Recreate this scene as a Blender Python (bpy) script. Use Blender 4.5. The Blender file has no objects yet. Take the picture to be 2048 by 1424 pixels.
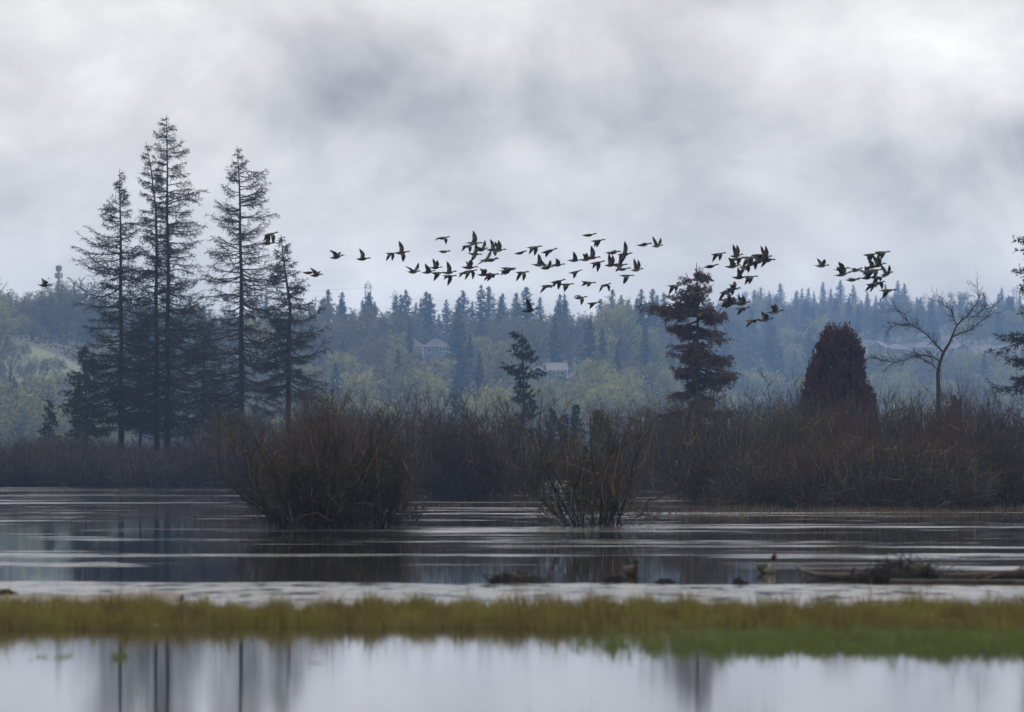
import bpy, math, random
import numpy as np
from mathutils import Vector

R = math.radians
sc = bpy.context.scene
COL = sc.collection

# ------------------------------------------------------------------ camera
F = 11400.0          # focal length in photo pixels (2048 wide): a 200 mm lens on 36 mm film
CX, HY, CAMZ = 1024.0, 925.0, 2.0
cam = bpy.data.cameras.new('camera')
cam.sensor_width = 36.0
cam.lens = 36.0 * F / 2048.0
cam.clip_start = 1.0
cam.clip_end = 12000.0
cam.dof.use_dof = True
cam.dof.focus_distance = 285.0
cam.dof.aperture_fstop = 2.7
cam_o = bpy.data.objects.new('camera', cam)
COL.objects.link(cam_o)
cam_o.location = (0, 0, CAMZ)
cam_o.rotation_euler = (R(90) + math.atan((HY - 712.0) / F), 0, 0)
sc.camera = cam_o

# ------------------------------------------------------------------ world
SUN_EL, SUN_AZ = R(42), R(14)          # the sun stands behind thin cloud beyond the hill
w = bpy.data.worlds.new('World')
sc.world = w
w.use_nodes = True
nt = w.node_tree
nt.nodes.clear()
N = nt.nodes.new
L = nt.links.new
out = N('ShaderNodeOutputWorld')
bg = N('ShaderNodeBackground')
L(bg.outputs[0], out.inputs[0])
sky = N('ShaderNodeTexSky')
sky.sky_type = 'NISHITA'
sky.sun_disc = False
sky.sun_elevation = SUN_EL
sky.sun_rotation = SUN_AZ
tc = N('ShaderNodeTexCoord')


def wmath(op, a, b=None, c=None, clamp=False):
    n = N('ShaderNodeMath'); n.operation = op; n.use_clamp = clamp
    for i, v in enumerate((a, b, c)):
        if v is None:
            continue
        if hasattr(v, 'node'):
            L(v, n.inputs[i])
        else:
            n.inputs[i].default_value = v
    return n.outputs[0]


def wnoise(scale, detail, rough, stretch, off, dist=0.0):
    m = N('ShaderNodeMapping'); L(tc.outputs['Generated'], m.inputs[0])
    m.inputs['Scale'].default_value = stretch
    m.inputs['Location'].default_value = off
    n = N('ShaderNodeTexNoise'); L(m.outputs[0], n.inputs['Vector'])
    n.inputs['Scale'].default_value = scale
    n.inputs['Detail'].default_value = detail
    n.inputs['Roughness'].default_value = rough
    n.inputs['Distortion'].default_value = dist
    return n.outputs['Fac']


def cloud_bank(px, py, sx, sy, amp):
    """one cloud mass of the overcast, by its direction"""
    dx, dz = (px - CX) / F, (HY - py) / F
    s = N('ShaderNodeVectorMath'); s.operation = 'SUBTRACT'
    L(warp.outputs[0], s.inputs[0]); s.inputs[1].default_value = (dx, 0, dz)
    m = N('ShaderNodeVectorMath'); m.operation = 'MULTIPLY'
    L(s.outputs[0], m.inputs[0]); m.inputs[1].default_value = (F / sx, 0, F / sy)
    d = N('ShaderNodeVectorMath'); d.operation = 'DOT_PRODUCT'
    L(m.outputs[0], d.inputs[0]); L(m.outputs[0], d.inputs[1])
    e = wmath('POWER', 2.718, wmath('MULTIPLY', d.outputs['Value'], -1.0))
    return wmath('MULTIPLY', e, amp)


# directions are warped by noise so that the cloud edges are ragged
wn = N('ShaderNodeTexNoise'); L(tc.outputs['Generated'], wn.inputs['Vector'])
wn.inputs['Scale'].default_value = 22.0; wn.inputs['Detail'].default_value = 5.0
wn.inputs['Roughness'].default_value = 0.55
wsub = N('ShaderNodeVectorMath'); wsub.operation = 'SUBTRACT'
L(wn.outputs['Color'], wsub.inputs[0]); wsub.inputs[1].default_value = (.5, .5, .5)
wsc = N('ShaderNodeVectorMath'); wsc.operation = 'SCALE'
L(wsub.outputs[0], wsc.inputs[0]); wsc.inputs['Scale'].default_value = 0.055
warp = N('ShaderNodeVectorMath'); warp.operation = 'ADD'
L(tc.outputs['Generated'], warp.inputs[0]); L(wsc.outputs[0], warp.inputs[1])

f = wmath('ADD', wmath('MULTIPLY', wnoise(9.0, 7.0, .55, (1, 1, 2.0), (3.1, .7, .2), .4), 0.9), 0.10)
f = wmath('ADD', f, wmath('MULTIPLY', wmath('SUBTRACT', wnoise(34.0, 6.0, .6, (1, 1, 1.8), (1.3, 4.1, .6), .3), .5), 0.46))
f = wmath('ADD', f, wmath('MULTIPLY', wmath('SUBTRACT', wnoise(19.0, 8.0, .60, (1, 1, 1.3), (8.2, 2.4, 5.1), 1.1), .5), 0.85))
for b in ((560, 130, 380, 170, -.22), (1900, 350, 260, 110, -.26), (1080, 220, 330, 160, -.14),
          (1750, 90, 420, 130, .12), (80, 120, 260, 260, .14), (640, 330, 240, 70, .12), (1480, 130, 300, 120, .08)):
    f = wmath('ADD', f, cloud_bank(*b))
ramp = N('ShaderNodeValToRGB')
L(f, ramp.inputs[0])
cr = ramp.color_ramp
cr.elements[0].position = 0.12; cr.elements[0].color = (.285, .268, .268, 1)
cr.elements[1].position = 0.88; cr.elements[1].color = (1.0, .955, .905, 1)
e = cr.elements.new(0.48); e.color = (.635, .598, .565, 1)
sk = N('ShaderNodeVectorMath'); sk.operation = 'SCALE'
L(sky.outputs[0], sk.inputs[0]); sk.inputs['Scale'].default_value = 0.08
mix = N('ShaderNodeMix'); mix.data_type = 'RGBA'
mix.inputs[0].default_value = 0.93
L(sk.outputs[0], mix.inputs[6]); L(ramp.outputs[0], mix.inputs[7])
L(mix.outputs[2], bg.inputs['Color'])
bg.inputs['Strength'].default_value = 1.0

# ------------------------------------------------------------------ sun
sun = bpy.data.lights.new('sun', 'SUN')
sun.energy = 1.5
sun.angle = R(14)
sun.color = (1.0, .95, .88)
sun_o = bpy.data.objects.new('sun', sun)
COL.objects.link(sun_o)
sd = Vector((math.sin(SUN_AZ) * math.cos(SUN_EL), math.cos(SUN_AZ) * math.cos(SUN_EL), math.sin(SUN_EL)))
sun_o.rotation_euler = (-sd).to_track_quat('-Z', 'Y').to_euler()
sun_o.location = sd * 500

vs = sc.view_settings
vs.view_transform = 'Standard'; vs.look = 'None'; vs.exposure = 0.38; vs.gamma = 1.0
vs.use_curve_mapping = False
sc.cycles.max_bounces = 5
sc.cycles.diffuse_bounces = 2
sc.cycles.glossy_bounces = 2
sc.cycles.volume_bounces = 0
sc.cycles.use_denoising = True


# ------------------------------------------------------------------ helpers
def P(px, py, d):
    """the point at distance d that lies in the direction of a photo pixel"""
    return np.array([(px - CX) / F * d, d, CAMZ + (HY - py) / F * d])


def sstep(t):
    t = np.clip(t, 0, 1)
    return t * t * (3 - 2 * t)


HK = 1.4              # the hill's scale


def hill_params(u):
    tr = sstep((u - 1230) / 300.0)
    tl = 1 - sstep((u - 60) / 300.0)
    return HK * (1050 + 450 * tr - 50 * tl), HK * (1720 + 1000 * tr - 150 * tl), HK * (33 + 32 * tr + 1.0 * tl)


def ground_z(X, Y):
    X = np.asarray(X, float); Y = np.asarray(Y, float)
    u = np.clip(X / np.maximum(Y, 200) * F + CX, -1500, 3500)
    D0, D1, zt = hill_params(u)
    shore = 500 + 9 * np.sin(X * .06) + 6 * np.sin(X * .17 + 1)
    z = -0.9 + 1.2 * sstep((Y - shore + 20) / 40.0) + 0.8 * sstep((Y - 600) / 400.0)
    z = z + zt * sstep((Y - D0) / (D1 - D0))
    z = z + sstep((Y - 900) / 400) * (1.2 * np.sin(X * .021 + Y * .008) + .8 * np.sin(X * .053 - Y * .013 + 2))
    return z


def solve_d(px, py, lo=1400, hi=4060):
    """nearest distance at which the hillside shows at photo pixel (px, py)"""
    d = np.arange(lo, hi, 4.0)
    y = HY - F * (ground_z((px - CX) / F * d, d) - CAMZ) / d
    k = np.argmax(y <= py)
    return float(d[k]) if (y <= py).any() else float(d[-1])


def tag(o, label, cat, group=None, kind=None):
    if label: o['label'] = label
    if cat: o['category'] = cat
    if group: o['group'] = group
    if kind: o['kind'] = kind
    return o


def thing(name, label, cat, loc=(0, 0, 0), group=None, rz=0.0, scale=1.0):
    o = bpy.data.objects.new(name, None)
    o.empty_display_size = 0.3
    COL.objects.link(o)
    o.location = [float(v) for v in loc]; o.rotation_euler = (0, 0, rz)
    o.scale = (scale, scale, scale) if np.isscalar(scale) else scale
    return tag(o, label, cat, group)


def obj(name, me, parent=None, loc=None):
    o = bpy.data.objects.new(name, me)
    COL.objects.link(o)
    if parent is not None: o.parent = parent
    if loc is not None: o.location = [float(v) for v in loc]
    return o


class MB:
    """collects tubes, boxes and faces; mesh() makes one mesh of them"""
    def __init__(s):
        s.v = []; s.f4 = []; s.f3 = []; s.n = 0; s.m4 = []; s.m3 = []; s.seg = {}

    def add(s, v, f4=None, f3=None, m=0):
        v = np.asarray(v, float).reshape(-1, 3)
        if f4 is not None and len(f4):
            a = np.asarray(f4, int).reshape(-1, 4) + s.n; s.f4.append(a); s.m4.append(np.full(len(a), m))
        if f3 is not None and len(f3):
            a = np.asarray(f3, int).reshape(-1, 3) + s.n; s.f3.append(a); s.m3.append(np.full(len(a), m))
        s.v.append(v); s.n += len(v)

    def seg_(s, a, b, r0, r1, m=0):
        s.seg.setdefault(m, []).append((a[0], a[1], a[2], b[0], b[1], b[2], r0, r1))

    def line(s, pts, r0, r1, m=0):
        n = len(pts) - 1
        for i in range(n):
            s.seg_(pts[i], pts[i + 1], r0 + (r1 - r0) * i / n, r0 + (r1 - r0) * (i + 1) / n, m)

    def flush(s, sides=3):
        for m, lst in s.seg.items():
            A = np.array(lst); a, b = A[:, :3], A[:, 3:6]
            d = b - a; d /= np.maximum(np.linalg.norm(d, axis=1, keepdims=True), 1e-9)
            ref = np.where(np.abs(d[:, 2:3]) > .9, np.array([[1., 0, 0]]), np.array([[0, 0, 1.]]))
            x = np.cross(d, ref); x /= np.linalg.norm(x, axis=1, keepdims=True)
            y = np.cross(d, x)
            V = []
            for base, r in ((a - d * A[:, 6:7] * .3, A[:, 6:7]), (b, A[:, 7:8])):
                for k in range(sides):
                    t = 2 * math.pi * k / sides
                    V.append(base + r * (x * math.cos(t) + y * math.sin(t)))
            V = np.stack(V, 1)
            nseg = len(A)
            q = np.array([[k, (k + 1) % sides, sides + (k + 1) % sides, sides + k] for k in range(sides)])
            fc = (q[None] + (np.arange(nseg) * 2 * sides)[:, None, None]).reshape(-1, 4)
            s.add(V.reshape(-1, 3), fc, None, m)
        s.seg = {}

    def tube(s, pts, rad, sides=8, m=0, cap=True):
        pts = np.asarray(pts, float); n = len(pts)
        rad = np.broadcast_to(np.asarray(rad, float), (n,))
        tan = np.gradient(pts, axis=0); tan /= np.linalg.norm(tan, axis=1, keepdims=True) + 1e-9
        ref = np.array([1., 0, 0]) if abs(tan[0][2]) > .7 else np.array([0, 0, 1.])
        V = []
        for i in range(n):
            x = np.cross(tan[i], ref); x /= np.linalg.norm(x) + 1e-9
            y = np.cross(tan[i], x)
            for k in range(sides):
                t = 2 * math.pi * k / sides
                V.append(pts[i] + rad[i] * (x * math.cos(t) + y * math.sin(t)))
        f4 = [[i * sides + k, i * sides + (k + 1) % sides, (i + 1) * sides + (k + 1) % sides, (i + 1) * sides + k]
              for i in range(n - 1) for k in range(sides)]
        f3 = []
        if cap:
            V.append(pts[0]); V.append(pts[-1]); c0 = n * sides; c1 = c0 + 1
            f3 = [[c0, (k + 1) % sides, k] for k in range(sides)] + \
                 [[c1, (n - 1) * sides + k, (n - 1) * sides + (k + 1) % sides] for k in range(sides)]
        s.add(V, f4, f3, m)

    def box(s, c, size, rz=0.0, m=0):
        c = np.asarray(c, float); h = np.asarray(size, float) / 2
        cr_, sr_ = math.cos(rz), math.sin(rz)
        V = []
        for sx, sy, sz in ((-1, -1, -1), (1, -1, -1), (1, 1, -1), (-1, 1, -1), (-1, -1, 1), (1, -1, 1), (1, 1, 1), (-1, 1, 1)):
            x, y, z = sx * h[0], sy * h[1], sz * h[2]
            V.append(c + [x * cr_ - y * sr_, x * sr_ + y * cr_, z])
        s.add(V, [[0, 3, 2, 1], [4, 5, 6, 7], [0, 1, 5, 4], [1, 2, 6, 5], [2, 3, 7, 6], [3, 0, 4, 7]], None, m)

    def leaves(s, C, size, rng, up=None, aspect=1.0, m=0):
        """small leaf-clump faces: bent quads at centres C"""
        C = np.asarray(C, float); n = len(C)
        if n == 0: return
        a = rng.normal(size=(n, 3)) if up is None else np.asarray(up, float) + rng.normal(size=(n, 3)) * .35
        a /= np.linalg.norm(a, axis=1, keepdims=True)
        b = np.cross(a, rng.normal(size=(n, 3))); b /= np.linalg.norm(b, axis=1, keepdims=True)
        sz = np.broadcast_to(np.asarray(size, float), (n,))[:, None] * rng.uniform(.6, 1.3, (n, 1))
        a = a * sz * aspect; b = b * sz
        V = np.stack([C - a - b * .35, C + b * .75 - a * .1, C + a + b * .1, C - b * .8 + a * .15], 1).reshape(-1, 3)
        s.add(V, np.arange(4 * n).reshape(-1, 4), None, m)

    def mesh(s, name, mats, smooth=False, sides=3):
        s.flush(sides)
        V = np.concatenate(s.v) if s.v else np.zeros((0, 3))
        q = np.concatenate(s.f4) if s.f4 else np.zeros((0, 4), int)
        t = np.concatenate(s.f3) if s.f3 else np.zeros((0, 3), int)
        mi = np.concatenate(([np.concatenate(s.m4)] if s.m4 else []) + ([np.concatenate(s.m3)] if s.m3 else []))
        me = bpy.data.meshes.new(name)
        me.vertices.add(len(V)); me.vertices.foreach_set('co', V.ravel().astype(np.float32))
        nl = 4 * len(q) + 3 * len(t)
        me.loops.add(nl); me.polygons.add(len(q) + len(t))
        me.loops.foreach_set('vertex_index', np.concatenate([q.ravel(), t.ravel()]).astype(np.int32))
        st = np.concatenate([np.arange(len(q)) * 4, 4 * len(q) + np.arange(len(t)) * 3])
        me.polygons.foreach_set('loop_start', st.astype(np.int32))
        me.polygons.foreach_set('material_index', mi.astype(np.int32))
        me.polygons.foreach_set('use_smooth', np.full(len(st), smooth))
        for mt in (mats if isinstance(mats, (list, tuple)) else [mats]): me.materials.append(mt)
        me.update(calc_edges=True); me.validate()
        return me


# ------------------------------------------------------------------ materials
MATS = {}


def mat(name, col, rough=.85, var=.25, nscale=1.5, rand=0.0, hue=None, spec=.3, bump=0.0):
    """noise-varied colour; rand adds a shift per object; hue = second colour mixed in by noise and per object"""
    m = bpy.data.materials.new(name); m.use_nodes = True
    t = m.node_tree; b = t.nodes['Principled BSDF']
    b.inputs['Roughness'].default_value = rough
    b.inputs['Specular IOR Level'].default_value = spec
    co = t.nodes.new('ShaderNodeTexCoord')
    n = t.nodes.new('ShaderNodeTexNoise'); t.links.new(co.outputs['Object'], n.inputs['Vector'])
    n.inputs['Scale'].default_value = nscale; n.inputs['Detail'].default_value = 4
    mx = t.nodes.new('ShaderNodeMix'); mx.data_type = 'RGBA'
    c2 = hue if hue else tuple(c * (1 - var) for c in col)
    c1 = col if hue else tuple(min(1, c * (1 + var)) for c in col)
    mx.inputs[6].default_value = (*c1, 1); mx.inputs[7].default_value = (*c2, 1)
    fac = n.outputs['Fac']
    mr = t.nodes.new('ShaderNodeMapRange'); t.links.new(fac, mr.inputs[0])
    mr.inputs[1].default_value = .3; mr.inputs[2].default_value = .7
    fac = mr.outputs[0]
    if rand:
        oi = t.nodes.new('ShaderNodeObjectInfo')
        ad = t.nodes.new('ShaderNodeMath'); ad.operation = 'MULTIPLY_ADD'; ad.use_clamp = True
        t.links.new(oi.outputs['Random'], ad.inputs[0]); ad.inputs[1].default_value = rand
        sb = t.nodes.new('ShaderNodeMath'); sb.operation = 'MULTIPLY_ADD'
        t.links.new(fac, sb.inputs[0]); sb.inputs[1].default_value = 1 - rand * .6; sb.inputs[2].default_value = -rand * .2
        t.links.new(sb.outputs[0], ad.inputs[2]); fac = ad.outputs[0]
    t.links.new(fac, mx.inputs[0]); t.links.new(mx.outputs[2], b.inputs['Base Color'])
    if bump:
        bp = t.nodes.new('ShaderNodeBump'); bp.inputs['Strength'].default_value = bump
        t.links.new(n.outputs['Fac'], bp.inputs['Height']); t.links.new(bp.outputs[0], b.inputs['Normal'])
    MATS[name] = m
    return m


mat('bark_dark', (.036, .029, .025), var=.35, nscale=3)
mat('bark_grey', (.085, .075, .065), var=.35, nscale=2)
mat('needles_sparse', (.040, .036, .028), hue=(.055, .046, .032), nscale=.8)
mat('needles_green', (.022, .036, .026), hue=(.036, .046, .026), nscale=.5)
mat('needles_rusty', (.155, .072, .050), hue=(.070, .046, .034), nscale=.7)
mat('cypress_red', (.098, .034, .027), hue=(.046, .022, .018), nscale=1.2)
mat('willow_stem', (.026, .022, .018), var=.4, nscale=2)
mat('willow_twig', (.080, .062, .042), hue=(.046, .034, .026), nscale=.9, rand=.7)
mat('willow_twig_pale', (.32, .24, .15), hue=(.17, .12, .08), nscale=.9, rand=.6)
mat('willow_twig_red', (.088, .050, .036), hue=(.055, .038, .026), nscale=.9, rand=.7)
mat('willow_twig_grey', (.105, .095, .080), hue=(.075, .070, .060), nscale=.9, rand=.6)
mat('far_conifer', (.024, .042, .034), hue=(.042, .058, .036), nscale=.2, rand=.6)
mat('far_leaf', (.410, .400, .120), hue=(.200, .210, .085), nscale=.25, rand=.8)
mat('far_leaf_dull', (.215, .175, .105), hue=(.115, .115, .075), nscale=.25, rand=.8)
mat('far_bare', (.135, .115, .095), hue=(.090, .080, .070), nscale=.3, rand=.8)
mat('far_bark', (.11, .095, .08), nscale=1)


# ------------------------------------------------------------------ ground
def grid_mesh(name, xs_fn, ys, zfn, m, nx):
    V = []; ny = len(ys)
    for y in ys:
        x = xs_fn(y)
        V.append(np.stack([x, np.full(nx, y), zfn(x, np.full(nx, y))], 1))
    V = np.concatenate(V)
    i = np.arange((ny - 1) * (nx - 1)); r, c = i // (nx - 1), i % (nx - 1)
    q = np.stack([r * nx + c, r * nx + c + 1, (r + 1) * nx + c + 1, (r + 1) * nx + c], 1)
    b = MB(); b.add(V, q)
    return b.mesh(name, m, smooth=True)


m = mat('ground_soil', (.045, .042, .026), hue=(.055, .045, .030), nscale=.05)
ys = np.concatenate([np.linspace(-150, 440, 24), np.linspace(455, 640, 24), np.linspace(660, 1000, 14), np.linspace(1020, 5000, 180)])
g = obj('ground', grid_mesh('ground', lambda y: np.linspace(-1150, 1150, 191), ys, ground_z, m, 191))
tag(g, 'wooded hill and low flooded shore under the water', 'ground', kind='structure')

# meadow on the left hillside
mat('meadow_grass', (.105, .175, .055), hue=(.125, .120, .060), nscale=.22)
b = MB(); nx, ny = 40, 30
u_ = np.linspace(-260, 200, nx); V = []
for j, s_ in enumerate(np.linspace(0, 1, ny)):
    for u in u_:
        near = 1290 + 20 * math.sin(u * .02); far = 1478 + .16 * max(0, 60 - u) - .62 * max(0, u - 30)
        d = HK * (near + (max(far, near + 4) - near) * s_)
        x = (u - CX) / F * d
        V.append((x, d, float(ground_z(x, d)) + .18))
b.add(V, [[j * nx + i, j * nx + i + 1, (j + 1) * nx + i + 1, (j + 1) * nx + i] for j in range(ny - 1) for i in range(nx - 1)])
g = obj('meadow', b.mesh('meadow', MATS['meadow_grass'], smooth=True))
tag(g, 'bright green meadow on the hillside clearing', 'meadow', kind='structure')

# ------------------------------------------------------------------ water
m = bpy.data.materials.new('water'); m.use_nodes = True
t = m.node_tree; bs = t.nodes['Principled BSDF']
bs.inputs['Base Color'].default_value = (.022, .019, .016, 1)
bs.inputs['IOR'].default_value = 1.33
geo = t.nodes.new('ShaderNodeNewGeometry')
sep = t.nodes.new('ShaderNodeSeparateXYZ'); t.links.new(geo.outputs['Position'], sep.inputs[0])


def tn(kind, **kw):
    n = t.nodes.new(kind)
    for k, v in kw.items(): setattr(n, k, v)
    return n


def tmath(op, a, b_=None, c=None, clamp=False):
    n = tn('ShaderNodeMath', operation=op, use_clamp=clamp)
    for i, v in enumerate((a, b_, c)):
        if v is None: continue
        if hasattr(v, 'node'): t.links.new(v, n.inputs[i])
        else: n.inputs[i].default_value = v
    return n.outputs[0]


def tnoise(scale_xyz, detail=3, off=(0, 0, 0), rough=.5):
    mp = tn('ShaderNodeMapping'); t.links.new(geo.outputs['Position'], mp.inputs[0])
    mp.inputs['Scale'].default_value = scale_xyz; mp.inputs['Location'].default_value = off
    n = tn('ShaderNodeTexNoise'); t.links.new(mp.outputs[0], n.inputs['Vector'])
    n.inputs['Scale'].default_value = 1.0; n.inputs['Detail'].default_value = detail; n.inputs['Roughness'].default_value = rough
    return n.outputs['Fac']


def smooth_range(v, a, b_):
    n = tn('ShaderNodeMapRange', interpolation_type='SMOOTHSTEP')
    t.links.new(v, n.inputs[0]); n.inputs[1].default_value = a; n.inputs[2].default_value = b_
    return n.outputs[0]


X_, Y_ = sep.outputs[0], sep.outputs[1]
edge = tmath('ADD', Y_, tmath('MULTIPLY', tmath('SUBTRACT', tnoise((.45, .2, 0), 4, (3, 1, 0)), .5), 5.0))
edge = tmath('ADD', edge, tmath('MULTIPLY', X_, .22))


def band(a0, a1, b0, b1, src=None):
    s = src if src is not None else edge
    return tmath('MULTIPLY', smooth_range(s, a0, a1), tmath('SUBTRACT', 1.0, smooth_range(s, b0, b1)))


riffle = band(76.0, 77.0, 93.5, 94.8)                     # wind-ruffled shallows behind the grass bank
far_streak = smooth_range(tnoise((.035, .085, 0), 4, (7.3, 2.2, 0)), .535, .64)
far_streak = tmath('MULTIPLY', far_streak, smooth_range(Y_, 108, 128))
fine = smooth_range(tnoise((.12, .34, 0), 4, (1.7, 9.2, 0)), .555, .69)
fine = tmath('MULTIPLY', fine, smooth_range(Y_, 105, 115))
glint = smooth_range(tnoise((.30, .60, 0), 3, (5.7, 3.2, 0)), .57, .70)
glint = tmath('MULTIPLY', tmath('MULTIPLY', glint, .8), smooth_range(Y_, 120, 230))
l1 = band(107.5, 108.5, 111.5, 113.0)
l1 = tmath('MULTIPLY', l1, smooth_range(tnoise((.10, .02, 0), 1, (4.4, 0, 0)), .46, .52))
l2 = band(139.0, 144.0, 146.0, 151.0)
l2 = tmath('MULTIPLY', l2, smooth_range(tnoise((.10, .08, 0), 5, (.4, 3, 0), .65), .40, .60))
brk = smooth_range(tnoise((.42, .85, 0), 5, (3.3, 6.1, 0), .65), .36, .58)
rip = riffle
for q_ in (far_streak, tmath('MULTIPLY', fine, .8), glint, l1, l2):
    rip = tmath('MAXIMUM', rip, tmath('MULTIPLY', q_, brk))
speck = tnoise((1.4, .5, 0), 5, (2, 2, 2), .65)
ripv = tmath('MAXIMUM', tmath('MULTIPLY', riffle, smooth_range(speck, .34, .58)), tmath('MULTIPLY', rip, tmath('SUBTRACT', 1.0, riffle)))
t.links.new(tmath('ADD', tmath('MULTIPLY', ripv, .20), tmath('ADD', .025, tmath('MULTIPLY', tmath('SUBTRACT', 1.0, smooth_range(Y_, 60, 80)), .022))), bs.inputs['Roughness'])
bp = tn('ShaderNodeBump'); bp.inputs['Distance'].default_value = 1.0
wav = tmath('ADD', tmath('MULTIPLY', tnoise((2.2, 1.1, 0), 2, (0, 0, 0)), .010), tmath('MULTIPLY', tnoise((.5, .25, 0), 2, (9, 4, 0)), .02))
t.links.new(wav, bp.inputs['Height'])
t.links.new(tmath('ADD', tmath('MULTIPLY', rip, .6), .012), bp.inputs['Strength'])
t.links.new(bp.outputs[0], bs.inputs['Normal'])
b = MB(); b.add([(-420, -120, 0), (420, -120, 0), (420, 640, 0), (-420, 640, 0)], [[0, 1, 2, 3]])
wo = obj('water', b.mesh('water', m))
tag(wo, 'dark flooded marsh water with bright wind streaks', 'water', kind='structure')


# ------------------------------------------------------------------ trees: generators
def norm(v):
    return v / (np.linalg.norm(v) + 1e-9)


def hero_conifer(name, label, d, trunk_px, prof, seed, nbr=110, r_base=.26, rise=(.36, -.16), twig=9, fine_=3,
                 needle=0, nsize=.10, mats=('bark_dark', 'needles_sparse'), base_py=None, droop_tw=-.25, tw_len=.42, rtw=.020, cat='conifer', ymax=None, sag=.35, layers=0, spread=1.14):
    """prof: (photo y, left reach, right reach) in photo pixels, scaled by the distance"""
    rng = np.random.RandomState(seed)
    s = d / F
    bx, by = trunk_px[0]
    base = P(bx, by, d); base[2] = float(ground_z(base[0], d)) - .2
    base[2] = max(base[2], -0.5)
    tp = [np.zeros(3)] + [P(x, y, d) - base for x, y in trunk_px[1:]]
    # dense trunk polyline
    tp = np.array(tp); tz = tp[:, 2]
    Z = np.linspace(0, tz[-1], 40)
    TX = np.interp(Z, tz, tp[:, 0]) + np.sin(Z * .7 + seed) * .03
    TY = np.sin(Z * .35 + seed * 2) * .12
    H = tz[-1]
    root = thing(name, label, cat, base)
    b = MB()
    b.tube(np.stack([TX, TY, Z], 1), r_base * (1 - Z / H) ** .85 + .018, 8)
    obj('trunk', b.mesh(name + '_trunk', MATS[mats[0]], smooth=True), root)
    c = MB()
    py = np.array([p[0] for p in prof]); pl = np.array([p[1] for p in prof]); pr = np.array([p[2] for p in prof])
    y0, y1 = py[0], py[-1]
    C = []; U = []
    for i in range(nbr):
        q = (i + rng.rand()) / nbr
        y = y0 + (y1 - y0) * q ** .9
        az = rng.uniform(0, 2 * math.pi)
        fl_ = 1.0
        if layers:                   # boughs gathered in tiers, a few per tier
            ly = int(q ** .9 * layers); hsh = np.random.RandomState(seed * 97 + ly * 7 + rng.randint(4))
            y = y0 + (y1 - y0) * (ly + .5 + hsh.uniform(-.55, .55)) / layers + rng.normal() * 2.6
            az = hsh.uniform(0, 2 * math.pi) + rng.normal() * .28; fl_ = hsh.uniform(.5, 1.2)
        cx = math.cos(az)
        wl, wr = np.interp(y, py, pl), np.interp(y, py, pr)
        reach = (wr * (1 + cx) / 2 + wl * (1 - cx) / 2) * s * spread * fl_ * rng.uniform(.55, 1.08) * (1 - .12 * abs(math.sin(az)))
        reach = max(reach, .12)
        rs = rise[0] + (rise[1] - rise[0]) * (y - y0) / (y1 - y0) + rng.normal() * .10
        ztip = CAMZ + (HY - y) * s - base[2]
        z0 = np.clip(ztip - reach * rs, .6, H * .985)
        x0 = np.interp(z0, Z, TX); yy0 = np.interp(z0, Z, TY)
        pts = []
        wob = rng.normal(size=2) * .06
        for k in range(7):
            a = k / 6
            zz = z0 + reach * (rs * a - sag * a * (1 - a) + .10 * max(0, a - .7))
            a2 = az + wob[0] * math.sin(a * 3) * 2
            pts.append(np.array([x0 + reach * a * math.cos(a2), yy0 + reach * a * math.sin(a2), zz + wob[1] * reach * math.sin(a * 4)]))
        rb = .030 + .015 * reach
        c.line(pts, rb, .009)
        nt_ = max(3, int(twig * (reach / 3.0) ** .6))
        for k in range(nt_):
            a = .22 + .78 * (k + rng.rand()) / nt_
            i0 = min(int(a * 6), 5); fr = a * 6 - i0
            p = pts[i0] * (1 - fr) + pts[i0 + 1] * fr
            tdir = norm(pts[i0 + 1] - pts[i0])
            side = norm(np.cross(tdir, (0, 0, 1))) * (1 if k % 2 else -1)
            dr = norm(tdir * rng.uniform(.5, 1.0) + side * rng.uniform(.4, 1.0) + np.array([0, 0, droop_tw + rng.normal() * .22]))
            l = tw_len * reach * (1.15 - .75 * a) * rng.uniform(.5, 1.2) + .12
            l = min(l, 1.7)
            e1 = p + dr * l * .55; e2 = e1 + norm(dr + np.array([0, 0, .35 * rng.normal() + .08])) * l * .45
            c.seg_(p, e1, rtw, rtw * .8); c.seg_(e1, e2, rtw * .8, rtw * .45)
            for _ in range(fine_):
                a3 = rng.uniform(.25, 1.0)
                o_ = p + (e1 - p) * min(1, a3 / .55) if a3 < .55 else e1 + (e2 - e1) * (a3 - .55) / .45
                d3 = norm(dr * .6 + rng.normal(size=3) * .55 + np.array([0, 0, droop_tw * .8]))
                l3 = rng.uniform(.12, .42)
                c.seg_(o_, o_ + d3 * l3, rtw * .7, rtw * .4)
                if needle:
                    for _k in range(needle):
                        C.append(o_ + d3 * l3 * rng.uniform(.1, 1.1) + rng.normal(size=3) * .04); U.append(d3)
    c.flush()
    if C: c.leaves(C, nsize, rng, up=U, aspect=2.0, m=1)
    obj('crown', c.mesh(name + '_crown', [MATS[mats[0]], MATS[mats[1]]]), root)
    return root


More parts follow.
